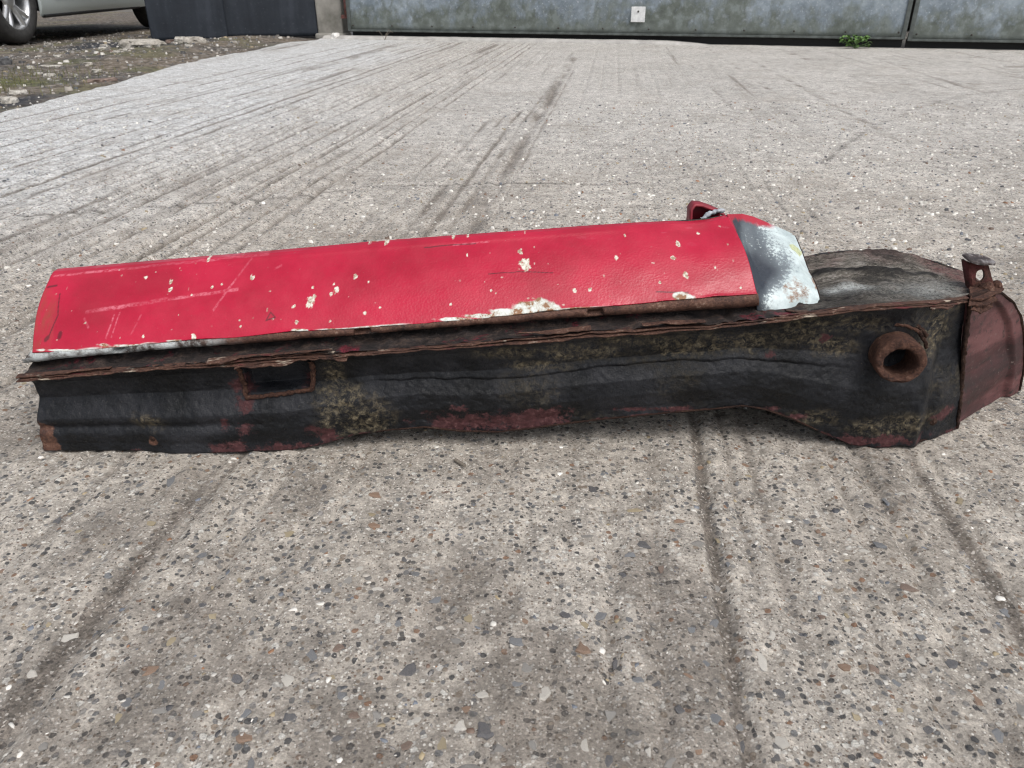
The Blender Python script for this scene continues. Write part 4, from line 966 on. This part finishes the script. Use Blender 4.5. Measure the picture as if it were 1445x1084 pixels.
def mat_end():
    b = NB('red_oxide_end_plate')
    n = b.noise(9, 6, .65, b.mapv(.4, .4, 2.0)); f = b.noise(240, 5, .75)
    c = b.ramp(n, [(.40, (.022, .013, .013)), (.5, (.058, .022, .023)), (.60, (.125, .052, .052))])
    c = b.mix(b.rng(b.noise(110, 5, .75), .55, .66), c, (.022, .018, .017))
    c = b.mix(b.rng(f, .60, .75), c, (.20, .16, .145))
    return b.out(c, .6, b.bump(f, .5, .001), spec=.35)

def mat_rust(name, dark=1.0, maroon=0.0):
    b = NB(name); c, n, f = rustcol(b, dark)
    if maroon: c = b.mix(b.rng(n, .42, .58, 0, maroon), c, (.13, .030, .034))
    return b.out(c, .85, b.bump(b.m('ADD', n, f), 1.0, .0035), spec=.25)
M_RED, M_LIP, M_FLG, M_REC, M_BLK, M_CAPM, M_TOP, M_END = mat_red(), mat_lip(), mat_flange(), mat_recess(), mat_black(), mat_cap(), mat_top(), mat_end()
M_RUST, M_RUSTD, M_RUSTM = mat_rust('heavy_rust', 1.0), mat_rust('dark_rust', .42), mat_rust('rusted_maroon_bracket', .9, .8)
b = NB('worn_steel_cap'); M_STEEL = b.out(b.ramp(b.noise(120, 5, .7), [(.42, (.020, .015, .015)), (.53, (.055, .042, .040)), (.64, (.20, .19, .19))]), .6, b.bump(b.noise(150, 5), .6, .001), spec=.4)

def ell(tab, x, z, warp=.35, sc_=160, seed=0, soft=.25):
    r = np.zeros_like(x)
    w_ = warp * fbm(x * sc_, z * sc_, 0, 3, seed)
    for (cx, cz, rx, rz) in tab:
        d = np.sqrt(((x - cx) / rx) ** 2 + ((z - cz) / rz) ** 2) + w_
        r = np.maximum(r, 1 - sstep(1 - soft, 1 + soft, d))
    return r
def seg(tab, x, z, warp=.0005, seed=5):
    r = np.zeros_like(x)
    for (ax, az, bx, bz, wd) in tab:
        L2 = (bx - ax) ** 2 + (bz - az) ** 2
        t = np.clip(((x - ax) * (bx - ax) + (z - az) * (bz - az)) / L2, 0, 1)
        d = np.hypot(x - ax - t * (bx - ax), z - az - t * (bz - az) + warp * fbm(x * 90, z * 90, 0, 2, seed))
        r = np.maximum(r, 1 - sstep(wd * .6, wd * 1.5, d))
    return r

# --- red outer panel
K, R = 900, 150
s = np.linspace(0, 1, K)[None, :]; t = np.linspace(0, 1, R)[:, None]
xb = -.4414 + s * (.2170 + .4414); xt = -.4469 + s * (.2035 + .4469)
yb, zb_ = ip(LIPT, xb); yt, zt = ip(REDT, xt)
jag = .0016 * np.maximum(0, fbm(xb * 60, xb * 0, 0, 4, 300)) + .0012 * vn(xb * 20, xb * 0, 0, 303)
X = xb + (xt - xb) * t - .0026 * np.sin(math.pi * t) * (1 - s) ** 6 + .0015 * s ** 8 * np.sin(math.pi * t)
Y = yb + (yt - yb) * t; Z = zb_ + (zt - zb_) * t + jag * np.exp(-t / .02)
bul = .0050 * np.sin(math.pi * t) + .0004 * fbm(X * 7, t * 2 + 0 * X, 0, 3, 301)
cr = np.exp(-((t - .90) / .035) ** 2) * .0007 * (1 - sstep(.75, .95, s))
dent = .0035 * np.exp(-(((X - .175) / .03) ** 2 + ((t - .82) / .25) ** 2))
wav = .0005 * sstep(.5, .9, s) * fbm(X * 26, t * 3 + 0 * X, 0, 2, 302)
off = bul + cr - dent + wav
Y = Y - off * .62; Z = Z + off * .78
Y = Y - .0 * t
top_round = sstep(.955, 1.0, t); Y = Y + .004 * top_round; Z = Z - .0014 * top_round
chip = ell(CHIPS, X, Z, 1.0, 520, 310, .15)
micro = .6 * sstep(.76, .82, fbm(X * 240, Z * 300, 0, 2, 311)) * sstep(-.25, .3, fbm(X * 11, Z * 15, 0, 2, 312)) * .9
edgew = (1 - sstep(.0, .016, t + .012 * fbm(X * 45, Z * 45, 0, 3, 315))) * sstep(.1, .4, fbm(X * 14, X * 0, 0, 3, 316) + .3)
edget = sstep(.988, .999, t - .010 * fbm(X * 40, X * 0, 0, 3, 317)) * sstep(.25, .5, fbm(X * 12, X * 0, 0, 3, 318) + .1)
primer = np.maximum(ell(PRIMER, X, Z, .5, 120, 313, .12), edgew)
primer = np.maximum(primer, edget)
att = {'chip': np.maximum(chip, micro), 'primer': primer, 'scratch': seg(SCRATCH, X, Z) * (.30 + .45 * sstep(-.2, .4, fbm(X * 40, Z * 60, 0, 3, 309))) + .35 * sstep(.52, .6, fbm(X * 60, Z * 420, 0, 2, 319)) * sstep(.6, .95, s) * sstep(.5, .8, t) * .5,
       'crackline': .75 * seg(CRACK, X, Z), 'orange': ell(ORANGE, X, Z, .5, 90, 314, .35), 'texture': (.35 + .65 * sstep(.15, .65, s)) * np.ones_like(X)}
red = part(grid('outer_panel', np.stack([X, Y, Z], -1), M_RED, sill, att, thick=.0011))
red['label'] = 'red painted panel with pale stone chips'

# --- folded rusty lip along its lower edge
K = 700; s = np.linspace(0, 1, K)[None, :]
tt = np.array([0, .12, .28, .45, .62, .8, .93, 1.0, 1.0, 1.0])[:, None]
push = np.array([.0022, .0, -.0022, -.0036, -.0040, -.0032, -.0012, .002, .008, .016])[:, None]
xt = -.4440 + s * (.2180 + .4440); xb = -.4560 + s * (.2215 + .4560)
ya, za = ip(LIPT, xt); yb, zb_ = ip(LIPB, xb)
zb_ = zb_ + .0012 * fbm(xb * 22, xb * 0, 0, 3, 321); za = za + .0010
X = xt + (xb - xt) * tt; Y = ya + (yb - ya) * tt + push; Z = za + (zb_ - za) * tt
Y = Y + .0011 * fbm(X * 70, Z * 70, 0, 3, 322); Z = Z + .0006 * fbm(X * 120, Z * 60, 0, 3, 323)
for (x0, x1, d) in ((-.3680, -.3505, .011), (-.1445, -.1275, .013), (.0665, .0825, .012)):
    m_ = sstep(x0, x0 + .002, X) * (1 - sstep(x1 - .002, x1, X)) * np.exp(-((tt - .50) / .2) ** 2)
    Y = Y + d * m_
prim = np.clip((1 - sstep(-.285, -.225, X + .03 * fbm(X * 25, Z * 25, 0, 3, 324))) * .9 + .8 * sstep(.42, .55, fbm(X * 20, Z * 60, 0, 3, 325)), 0, 1)
part(grid('folded_lip', np.stack([X, Y, Z], -1), M_LIP, sill, {'primer': prim}, thick=.0008))

# --- channel between lip and flange
K, R = 640, 34
s = np.linspace(0, 1, K)[None, :]; t = np.linspace(0, 1, R)[:, None]
xt = -.4540 + s * (.2860 + .4540); xb = -.4500 + s * (.2860 + .4500)
xl = np.clip(xt, -.4547, .2213)
ya, za = ip(LIPB, xl); za = za - .05 * np.clip(xt - .2213, 0, 1); yf, zf = ip(FLANGE, xb)
Y = .662 + (.6275 - .662) * t + .004 * np.sin(math.pi * t) + 0 * s
Z = za + .0005 + (zf + .0 - za) * t - .0035 * np.sin(math.pi * t)
X = xt + (xb - xt) * t
lump = fbm(X * 42 + 14 * Z, Z * 90, Y * 60, 4, 330)
Y = Y - .0045 * lump; Z = Z + .0030 * lump + .0015 * vn(X * 160, Z * 160, 0, 331)
part(grid('seam_channel', np.stack([X, Y, Z], -1), M_REC, sill))

# --- torn flange: three thin sheets spot-welded together
def ribbon(x0, x1, dz, out, seed, rag, K=620, back=.6310, mat=None, name='flange_sheet', thick=.0011, curl=.0):
    x_ = np.linspace(x0, x1, K)[None, :]; t = np.linspace(0, 1, 9)[:, None]
    yf, zf = ip(FLANGE, x_)
    n1 = fbm(x_ * 24, x_ * 0, 0, 4, seed); n2 = fbm(x_ * 90, x_ * 0, 0, 3, seed + 1); n3 = fbm(x_ * 9, x_ * 0, 0, 3, seed + 2)
    front = yf - out + rag * n1 + rag * .5 * n2
    Y = (yf - .625 + back) + (front - (yf - .625 + back)) * t
    Z = zf + dz + .0016 * n3 * t + .0009 * n2 * t + curl * t * t * n1 + 0 * t
    return part(grid(name, np.stack([x_ + 0 * t, Y, Z], -1), mat or M_FLG, sill, thick=thick))
ribbon(-.4520, .4200, -.0022, .0012, 340, .0018, curl=.001)
ribbon(-.4500, .4195, -.0006, -.0002, 350, .0020, curl=.001)
ribbon(-.4515, -.1500, .0006, -.0025, 360, .0030, 300, curl=.002)
ribbon(-.4520, -.3650, .0020, -.0010, 370, .0030, 120, curl=.004)
ribbon(-.2750, -.1620, .0032, .0010, 375, .0060, 160, curl=.007)
ribbon(-.2500, -.1480, -.0035, .0020, 380, .0060, 160, curl=.006)
ribbon(.0050, .0700, .0042, .0000, 385, .0050, 120, curl=.005)
ribbon(.1150, .1700, .0040, .0010, 388, .0040, 100, curl=.003)
ribbon(.3700, .4230, -.0040, .0030, 391, .0060, 100, curl=.006)

# --- black inner panel
K, R = 700, 120
s = np.linspace(0, 1, K)[None, :]; t = np.linspace(0, 1, R)[:, None]
xt = -.4480 + s * (.4204 + .4480); xb = -.4534 + s * (.4524 + .4534)
yf, zf = ip(FLANGE, xt); yb, zb_ = ip(BOTTOM, xb); zb_ = np.maximum(zb_, .0012)
zf = zf - .002
up = .0105
prof = np.interp(t, [0, .04, .14, .36, .46, .58, .74, .9, 1], [up, up, .016, .018, .012, .004, .0005, .0015, .0])
amp = 1 - .55 * sstep(.30, .40, xt + 0 * t)
X = xt + (xb - xt) * t; Y = yf + (yb - yf) * t; Z = zf + (zb_ - zf) * t
Y = Y + prof * amp
# flared left end, pressed line low on the left
Y = Y + .004 * np.exp(-((t - .70) / .06) ** 2) * (1 - sstep(-.30, -.18, X))
# vertical rib on the right and the dish round the jacking tube
Y = Y - .0045 * np.exp(-((X - .3905) / .006) ** 2) * sstep(.25, .4, t)
Y = Y + .004 * np.exp(-((X - .405) / .006) ** 2) * sstep(.05, .2, t)
# edge of the thick coating: a ragged step half way down
edge_t = .40 + .06 * fbm(X * 7, X * 0, 0, 3, 400) + .015 * fbm(X * 50, X * 0, 0, 3, 401) + .05 * sstep(-.1, .3, X)
Y = Y + .0024 * sstep(.0, .03, t - edge_t) * sstep(-.16, -.10, X) * (1 - sstep(.28, .33, X))
# pocket
pz0 = np.interp(X, [-.2529, -.1885], [.0575, .0630]); pz1 = np.interp(X, [-.2545, -.1844], [.0880, .0940])
pk = sstep(-.2520, -.2475, X) * (1 - sstep(-.1925, -.1885, X)) * sstep(0, .004, Z - pz0) * (1 - sstep(-.004, 0.0, Z - pz1))
Y = Y + .013 * pk
rough = sstep(.0, .25, .45 + fbm(X * 9, Z * 12, 0, 3, 402)) * .7 + .3
Y = Y - .0010 * fbm(X * 22, Z * 22, 0, 3, 403) - rough * (.0008 * fbm(X * 95, Z * 95, 0, 3, 404) + .0004 * vn(X * 330, Z * 330, 0, 405))
Z = Z + .0014 * fbm(X * 40, X * 0, 0, 4, 406) * sstep(.9, 1, t) * sstep(.004, .012, zb_)
Z = np.maximum(Z, .0008)
mar = ell(MAROON, X, Z, .6, 60, 410, .75); tn = ell(TAN, X, Z, .6, 50, 411, .7); ru = ell(RUSTB, X, Z, .35, 110, 412, .5)
mar = np.maximum(mar, .75 * sstep(.965, .99, t) * sstep(.1, .35, fbm(X * 18, X * 0, 0, 3, 413) + .2))
tn = np.maximum(tn, .28 * sstep(.1, .5, fbm(X * 12, Z * 16, 0, 3, 414)) * sstep(-.2, .0, X))
face = part(grid('inner_panel', np.stack([X, Y, Z], -1), M_BLK, sill, {'maroon': np.clip(mar, 0, 1), 'tan': np.clip(tn, 0, 1), 'rust': ru}, thick=.0012))
face['label'] = 'black underseal coated inner panel with scabs of maroon paint'
FX, FZ, FY = X, Z, Y
def face_y(x, z):
    i = np.argmin((FX - x) ** 2 + (FZ - z) ** 2); return float(FY.reshape(-1)[i])
# pocket rim
rim = [(-.2545, .0905), (-.2538, .075), (-.2510, .0560), (-.235, .0572), (-.210, .0598), (-.1890, .0625), (-.1868, .078), (-.1862, .0950)]
pts = along([(x_, face_y(x_ + (.006 if i < 2 else -.006 if i > 5 else 0), z_ - .004) - .001 if False else .6475, z_) for i, (x_, z_) in enumerate(rim)], np.linspace(0, 1, 90))
pts[:, 1] = [min(face_y(a - .004, c), face_y(a + .004, c), face_y(a, c - .004)) - .0002 for a, _, c in pts]
tube_path('pocket_rim', pts, .0021, M_RUST, face, 7, .5, 420).location = (0, 0, 0)
for sl, n_ in ((slice(2, 22), 0), (slice(68, 88), 1)):
    tube_path('pocket_flake', pts[sl] + np.array([.0012, -.001, 0]), .0018, M_RUST, face, 6, .7, 430 + n_)
# small drain plug low on the left and bolt on the right
for (x_, z_, r_, m_) in ((-.3440, .0165, .0050, M_RUSTD), (.4135, .0205, .0055, M_RUSTD)):
    bm = bmesh.new(); bmesh.ops.create_uvsphere(bm, u_segments=14, v_segments=8, radius=r_)
    o = bm_obj('plug', bm, m_, face, smooth=True); o.location = (x_, face_y(x_, z_) + r_ * .65, z_)

# --- underside and back so that the section is a closed box
K = 260
xu = np.linspace(-.450, .452, K)
_, zbot = ip(BOTTOM, xu); ybot, _ = ip(BOTTOM, xu); zbot = np.maximum(zbot, .0012)
rows = [np.stack([xu, ybot + .0005, zbot + .0004], -1)]
for k in np.linspace(.1, 1, 10):
    rows.append(np.stack([xu, ybot + (.735 - ybot) * k, zbot + .004 * math.sin(k * 3.14) + .0015 * fbm(xu * 30, xu * 0 + k * 4, 0, 3, 440)], -1))
part(grid('underside', np.array(rows), M_RUSTD, sill, thick=.0012))
backtop = list(REDT) + [CAP[5][1], CAP[5][2], CAP[5][3], CAP[5][4]] + list(TOPBACK)
bt = along(backtop, np.linspace(0, 1, 300))
rows = []
for k in np.linspace(0, 1, 26):
    zz_ = bt[:, 2] * (1 - k) + .0015 * k - .0016
    rows.append(np.stack([bt[:, 0], bt[:, 1] + .0045 + .012 * math.sin(k * 3.1) + .002 * fbm(bt[:, 0] * 12, bt[:, 0] * 0 + k * 3, 0, 3, 441), np.maximum(zz_, .0008)], -1))
zero = np.zeros((26, 300))
part(grid('back_panel', np.array(rows), M_BLK, sill, {'maroon': zero + .4, 'tan': zero + .4, 'rust': zero}, thick=.0012))

# --- primer end cap
cap = np.array(CAP)
def bil(A, R, K):
    a = np.stack([along(r, np.linspace(0, 1, K)) for r in A], 0)
    # smooth interpolation over the rows
    out = np.empty((R, K, 3)); u = np.linspace(0, len(A) - 1, R)
    for j, q in enumerate(u):
        i = min(int(q), len(A) - 2); f = q - i
        p0, p1, p2, p3 = a[max(i - 1, 0)], a[i], a[i + 1], a[min(i + 2, len(A) - 1)]
        out[j] = .5 * (2 * p1 + (p2 - p0) * f + (2 * p0 - 5 * p1 + 4 * p2 - p3) * f * f + (3 * p1 - p0 - 3 * p2 + p3) * f ** 3)
    return out
G = bil(CAP, 130, 110)
v = np.linspace(0, 1, 130)[:, None]; h = np.linspace(0, 1, 110)[None, :]
G[..., 1] += .0008 * fbm(G[..., 0] * 60, G[..., 2] * 60, 0, 3, 450)
G[..., 0] += h * .0022 * fbm(G[..., 2] * 70, G[..., 2] * 0, 0, 3, 451)
G[..., 1] -= .0025 * np.exp(-(((h - .36) / .10) ** 2 + ((v - .04) / .05) ** 2))
bd = .12 + .52 * sstep(.12, .38, v) - .02 * sstep(.6, 1, v)
white = .5 + (1.3 - .75 * sstep(.3, .6, v)) * (h - bd) / .45
white = np.clip(white + .40 * fbm(G[..., 0] * 55, G[..., 2] * 55, 0, 3, 452), -.2, 1.2)
redo = np.clip(.95 * sstep(.80, .97, v) * (1 - sstep(.55, .95, h)) + .75 * (1 - sstep(.02, .15, h)) * sstep(.2, .4, v), 0, 1)
rst = .18 + .58 * np.exp(-(((h - .66) / .22) ** 2 + ((v - .19) / .13) ** 2)) + .8 * sstep(.92, 1.0, h) * sstep(-.2, .3, fbm(v * 9 + 0 * h, v * 0 + 0 * h, 0, 3, 453)) + .45 * (1 - sstep(.0, .05, v)) 
yel = ((np.abs(h - .90) * 3.2 + np.abs(v - .56) * 5.5 + .12 * fbm(h * 14 + 0 * v, v * 14 + 0 * h, 0, 2, 454)) < .40).astype(float) * (h > .80)
cp = part(grid('end_cap', G, M_CAPM, sill, {'white': white, 'redover': redo, 'rust': rst, 'yellow': yel}, thick=.0012))
cp['label'] = 'end cap in flaking pale primer over dark grey'
# right wall of the cap down to the inner panel
e_ = G[:, -1, :]
rows = [e_, e_ + np.array([.004, .006, -.003]), np.stack([e_[:, 0] + .003, e_[:, 1] + .02, np.minimum(e_[:, 2] - .01, .140) - .004], -1)]
part(grid('cap_edge', np.array(rows), M_RUSTD, sill, thick=.001))
# red tab behind the panel
tabp = [(.1735, .737, .196), (.1728, .738, .2090), (.1760, .739, .2135), (.1830, .740, .2128), (.1950, .741, .2085), (.2060, .741, .2035)]
c_ = along(tabp, np.linspace(0, 1, 40))
rows = [c_ + np.array([0, dy, 0]) for dy in (-.004, .001, .006, .012)]
b = NB('dull_red_tab'); M_TAB = b.out(b.ramp(b.noise(60, 4), [(.3, (.16, .012, .022)), (.7, (.30, .02, .035))]), .55)
part(grid('tab', np.array(rows), M_TAB, sill, thick=.0022))
base_ = c_.copy(); base_[:, 2] = .194
part(grid('tab_web', np.array([c_ + np.array([0, .010, -.0008]), (c_ + base_) / 2 + np.array([0, .012, 0]), base_ + np.array([0, .011, 0])]), M_TAB, sill, thick=.0015))
c2 = along([(.1830, .7325, .2010), (.1900, .7325, .2065), (.1990, .7325, .2095), (.2035, .7335, .2085)], np.linspace(0, 1, 24))
b = NB('bare_sealer'); M_SEAL = b.out(b.ramp(b.noise(90, 4), [(.3, (.20, .22, .25)), (.7, (.42, .45, .48))]), .6)
part(tube_path('sealer_bead', c2, .0022, M_SEAL, sill, 7, .6, 460))

# --- flaking top of the inner panel, right of the cap
K, R = 220, 110
frontl = [tuple(q) for q in FLANGE[15:]] + [tuple(q) for q in ENDRIM[1:5]]
fl = along([(.2450, .640, .1445)] + frontl, np.linspace(0, 1, K)); bk = along([(.2700, .765, .136)] + list(TOPBACK), np.linspace(0, 1, K))
t = np.linspace(0, 1, R)[:, None, None]
P = fl[None] * (1 - t) + bk[None] * t
tq = t[..., 0]; sq = np.linspace(0, 1, K)[None, :]
P[..., 2] += -.003 * np.sin(math.pi * tq) * (1 - sstep(.6, .9, sq)) - .0015
lum = fbm(P[..., 0] * 17, P[..., 1] * 34, 0, 4, 470)
ridge = np.exp(-((tq - .60 - .10 * vn(P[..., 0] * 16, P[..., 0] * 0, 0, 471)) / .05) ** 2) * (1 - sstep(.55, .7, sq))
P[..., 2] += (.0034 * lum + .0050 * np.abs(fbm(P[..., 0] * 28, P[..., 1] * 60, 0, 4, 477)) - .0012 + .0040 * ridge + .0032 * fbm(P[..., 0] * 75, P[..., 1] * 120, 0, 4, 472)) * sstep(.0, .10, tq) * (1 - .6 * sstep(.7, .85, sq))
pink = .6 * sstep(.78, 1.05, tq + .25 * fbm(P[..., 0] * 25, P[..., 1] * 25, 0, 3, 473)) + sstep(.58, .72, sq + .12 * fbm(P[..., 0] * 25, P[..., 1] * 25, 0, 3, 474))
drk = 1.0 * sstep(.45, .8, ridge) + .9 * np.exp(-(((sq - .18) / .14) ** 2 + ((tq - .22) / .22) ** 2)) + .7 * sstep(.15, .45, fbm(P[..., 0] * 20, P[..., 1] * 45, 0, 4, 475)) * (1 - sstep(.5, .65, sq))
pal = np.exp(-(((P[..., 0] - .318) / .020) ** 2 + ((P[..., 1] - .690) / .008) ** 2)) * 1.2 + .45 * np.exp(-(((sq - .5) / .14) ** 2 + ((tq - .25) / .16) ** 2))
rs_ = 1 - sstep(.03, .09, tq + .03 * fbm(P[..., 0] * 60, P[..., 1] * 60, 0, 3, 476))
part(grid('inner_panel_top', P, M_TOP, sill, {'pink': np.clip(pink, 0, 1), 'dark': np.clip(drk, 0, 1), 'pale': np.clip(pal, 0, 1), 'rust': np.clip(rs_, 0, 1) * .8}, thick=.001))

# --- end plate
K, R = 90, 130
tv = np.linspace(0, 1, R)
lf = along(ENDSEAM[::-1], tv); rt = along(ENDRIM[1:9][::-1], tv)
sq = np.linspace(0, 1, K)[None, :]; tq = tv[:, None]
P = lf[:, None, :] * (1 - sq[..., None]) + rt[:, None, :] * sq[..., None]
ins = sstep(.0, .06, sq) * (1 - sstep(.80, .86, sq + .5 * sstep(.86, 1.0, tq)))
nrm = np.array([.55, -.83, 0]); nrm /= np.linalg.norm(nrm)
P -= nrm * (.0052 * ins + .0016 * np.sin(tq * 22) * ins * (1 - sstep(.3, .5, tq)) + .0007 * fbm(P[..., 0] * 60, P[..., 2] * 60, 0, 3, 480))[..., None]
P[..., 2] = np.maximum(P[..., 2], .001)
part(grid('end_plate', P, M_END, sill, thick=.0014))['label'] = 'maroon red oxide end plate with arched top'
rim_ = along(ENDRIM[0:9], np.linspace(0, 1, 120)); rim_[:, 2] = np.maximum(rim_[:, 2], .0025)
rows = [rim_ + np.array([-.006, .001, -.004]) * 0, rim_ + np.array([0.001, -.0015, .0012]), rim_ + np.array([.001, .004, .0015]), rim_ + np.array([-.004, .03, 0]), rim_ + np.array([-.02, .055, -.004])]
rows = np.array(rows); rows[3:, :, 2] -= .022; rows[..., 2] = np.maximum(rows[..., 2], .001)
rows[..., 0] += .0008 * fbm(rows[..., 2] * 90, rows[..., 1] * 90, 0, 3, 481)
part(grid('end_rim', rows, M_RUSTD, sill, thick=.0018))
sm = along(ENDSEAM, np.linspace(0, 1, 80)); sm[:, 1] -= .0006; sm[:, 2] = np.maximum(sm[:, 2], .003)
part(tube_path('end_seam', sm, .0020, M_RUSTD, sill, 7, .6, 482))

# --- upright bracket with a round hole
bk_ = empty('bracket', (0, 0, 0)); bk_.parent = sill; bk_.location = -ROOT
n_ = 28
cx, cz = .4452, .1562
quad = [np.array(BRK[i]) for i in (0, 1, 2, 3)]
def on_quad(a):          # ray from the hole's centre to the outline
    d = np.array([math.cos(a), math.sin(a)]); best = None
    for i in range(4):
        p, q = quad[i][[0, 2]], quad[(i + 1) % 4][[0, 2]]
        M_ = np.array([d, p - q]).T
        try: l_, m_ = np.linalg.solve(M_, p - np.array([cx, cz]))
        except np.linalg.LinAlgError: continue
        if l_ > 0 and -1e-6 <= m_ <= 1 + 1e-6 and (best is None or l_ < best): best = l_
    return np.array([cx, cz]) + d * (best or .01)
aa = np.linspace(0, 2 * math.pi, n_, endpoint=False)
corner = [math.atan2(q[2] - cz, q[0] - cx) % (2 * math.pi) for q in quad]
aa = np.array(sorted(list(aa) + corner))
def by(z): return .695 + (z - .14) / .026 * .005
rows = []
for kk in (0, .5, 1):
    row = []
    for a in aa:
        o2 = on_quad(a); hl = np.array([cx + .0042 * math.cos(a), cz + .0056 * math.sin(a)])
        p2 = hl + (o2 - hl) * kk; row.append((p2[0], by(p2[1]) + .0004 * math.sin(a * 3), p2[1]))
    rows.append(row)
grid('upright', np.array(rows), M_RUSTM, bk_, wrap=True, thick=.0026, smooth=False)
for (i, j) in ((0, 3), (1, 2)):
    a_, c_ = quad[i], quad[j]; e1 = along([a_, c_], np.linspace(0, 1, 12))
    grid('side_flange', np.array([e1 + np.array([0, -.0008, 0]), e1 + np.array([(-.001 if i == 0 else .001), .004, 0]), e1 + np.array([(-.001 if i == 0 else .001), .009, 0])]), M_RUSTM, bk_, thick=.0018)
bm = bmesh.new(); bmesh.ops.create_cone(bm, cap_ends=True, segments=28, radius1=1, radius2=.93, depth=1)
for v_ in bm.verts:
    k = 1 + .08 * math.sin(3 * math.atan2(v_.co.y, v_.co.x) + 1)
    v_.co = Vector((v_.co.x * .0165 * k, v_.co.y * .0095 * k, v_.co.z * .0024 + .0012 * math.sin(v_.co.x * 2.5)))
o = bm_obj('cap_disc', bm, M_STEEL, bk_, bevel=.0006); o.location = (.4415, .700, .1712); o.rotation_euler = (.20, .26, 0)
def plate(name, pts, mat, th, seed):
    p_ = along(list(pts) + [pts[0]], np.linspace(0, 1, 60)[:-1])
    p_[:, 0] += .0012 * fbm(np.arange(59) * .4, np.zeros(59), 0, 3, seed); p_[:, 1] += .0012 * fbm(np.arange(59) * .4, np.ones(59), 0, 3, seed)
    p_[:, 2] += .0010 * fbm(np.arange(59) * .3, np.zeros(59) + 5, 0, 3, seed)
    cen = p_.mean(0)
    return grid(name, np.array([cen + (p_ - cen) * k for k in (.02, .4, .75, 1)]), mat, bk_, wrap=True, thick=th, smooth=False)
plate('base_plate', [(.4180, .659, .1466), (.4290, .658, .1466), (.4480, .672, .1470), (.4700, .694, .1430), (.4640, .710, .1440), (.4440, .704, .1440), (.4300, .684, .1462)], M_RUST, .0018, 490)
plate('base_plate', [(.4130, .650, .1445), (.4330, .657, .1420), (.4480, .668, .1420), (.4560, .684, .1430), (.4350, .69, .1440)], M_RUST, .0016, 492)
plate('torn_tongue', [(.4160, .650, .1400), (.4300, .654, .1350), (.4440, .664, .1375), (.4460, .672, .1440), (.4280, .668, .1450)], M_RUST, .0014, 494)
for (x_, y_, z_, r_) in ((.4505, .690, .1455, .0065), (.4655, .700, .1455, .0050)):
    bm = bmesh.new(); bmesh.ops.create_icosphere(bm, subdivisions=2, radius=r_)
    for v_ in bm.verts: v_.co *= 1 + .2 * float(vn(np.array([v_.co.x * 300]), np.array([v_.co.y * 300]), v_.co.z * 300, 9)[0])
    o = bm_obj('weld_bead', bm, M_RUST, bk_); o.location = (x_, y_, z_)

# --- jacking tube
tb = empty('jacking_tube', (0, 0, 0)); tb.parent = sill; tb.location = -ROOT
ctr = np.array([.3462, .6165, .1040]); axd = np.array([.006, .037, -.0035]); axd /= np.linalg.norm(axd)
ea = np.cross(axd, [0, 0, 1.0]); ea /= np.linalg.norm(ea); eb = np.cross(ea, axd)
seg_ = 64; a = np.linspace(0, 2 * math.pi, seg_, endpoint=False)
rows = []
for d_, r_, cx_ in ((.050, .0222, 0), (.030, .0222, 0), (.012, .0226, 0), (.003, .0226, 0), (.0004, .0220, 0), (-.0010, .0208, 0), (-.0013, .0185, .0006), (-.0008, .0162, .0010), (.0004, .0150, .0014), (.003, .0145, .0014), (.02, .0138, .0014), (.038, .0136, .0014)):
    nn = 1 + .045 * fbm(np.cos(a) * 3 + d_ * 40, np.sin(a) * 3, 0, 3, 500) + .010 * fbm(np.cos(a) * 14, np.sin(a) * 14, d_ * 90, 2, 501)
    oval = np.array([1.0, .95])
    rows.append(ctr + axd * (d_ + (.0016 * fbm(np.cos(a) * 5, np.sin(a) * 5, 0, 3, 502) if d_ < .006 else 0 * a))[:, None] + (np.cos(a) * r_ * .96 * nn * oval[0])[:, None] * ea + (np.sin(a) * r_ * .96 * nn * oval[1])[:, None] * eb + np.array([0, 0, -.0022]) * (cx_ > 0) )
grid('tube', np.array(rows), M_RUST, tb, wrap=True)
cen = ctr + axd * .037 + np.array([0, 0, -.0022])
rows = [cen + (np.cos(a) * r_)[:, None] * ea + (np.sin(a) * r_)[:, None] * eb + axd * (.003 * fbm(np.cos(a) * 4 * r_ * 80, np.sin(a) * 4 * r_ * 80, 0, 3, 505))[:, None] for r_ in (.0140, .009, .005, .0004)]
grid('dirt_plug', np.array(rows), M_DARK, tb, wrap=True)
# weld collar and torn reinforcement over the tube
for r_, a0, a1, d_, wd, m_, sd_ in ((.0245, -.3, 6.0, .034, .0035, M_RUSTD, 510), (.0300, .55, 2.75, .028, .0050, M_RUSTD, 520), (.0270, .75, 2.3, .024, .0035, M_RUST, 530), (.0285, .2, .9, .026, .0040, M_RUSTD, 540)):
    q = np.linspace(a0, a1, 60)
    rr_ = r_ * (1 + .06 * fbm(q * 3, q * 0, 0, 3, sd_))
    pth = ctr + axd * d_ + (np.cos(q) * rr_)[:, None] * -ea * -1 + (np.sin(q) * rr_)[:, None] * eb
    pth = pth + np.outer(.003 * fbm(q * 2, q * 0 + 4, 0, 3, sd_ + 1), axd)
    tube_path('weld_collar', pth, wd * .42, m_, tb, 7, .5, sd_ + 2)

# --- every part of the section keeps its place under the Empty
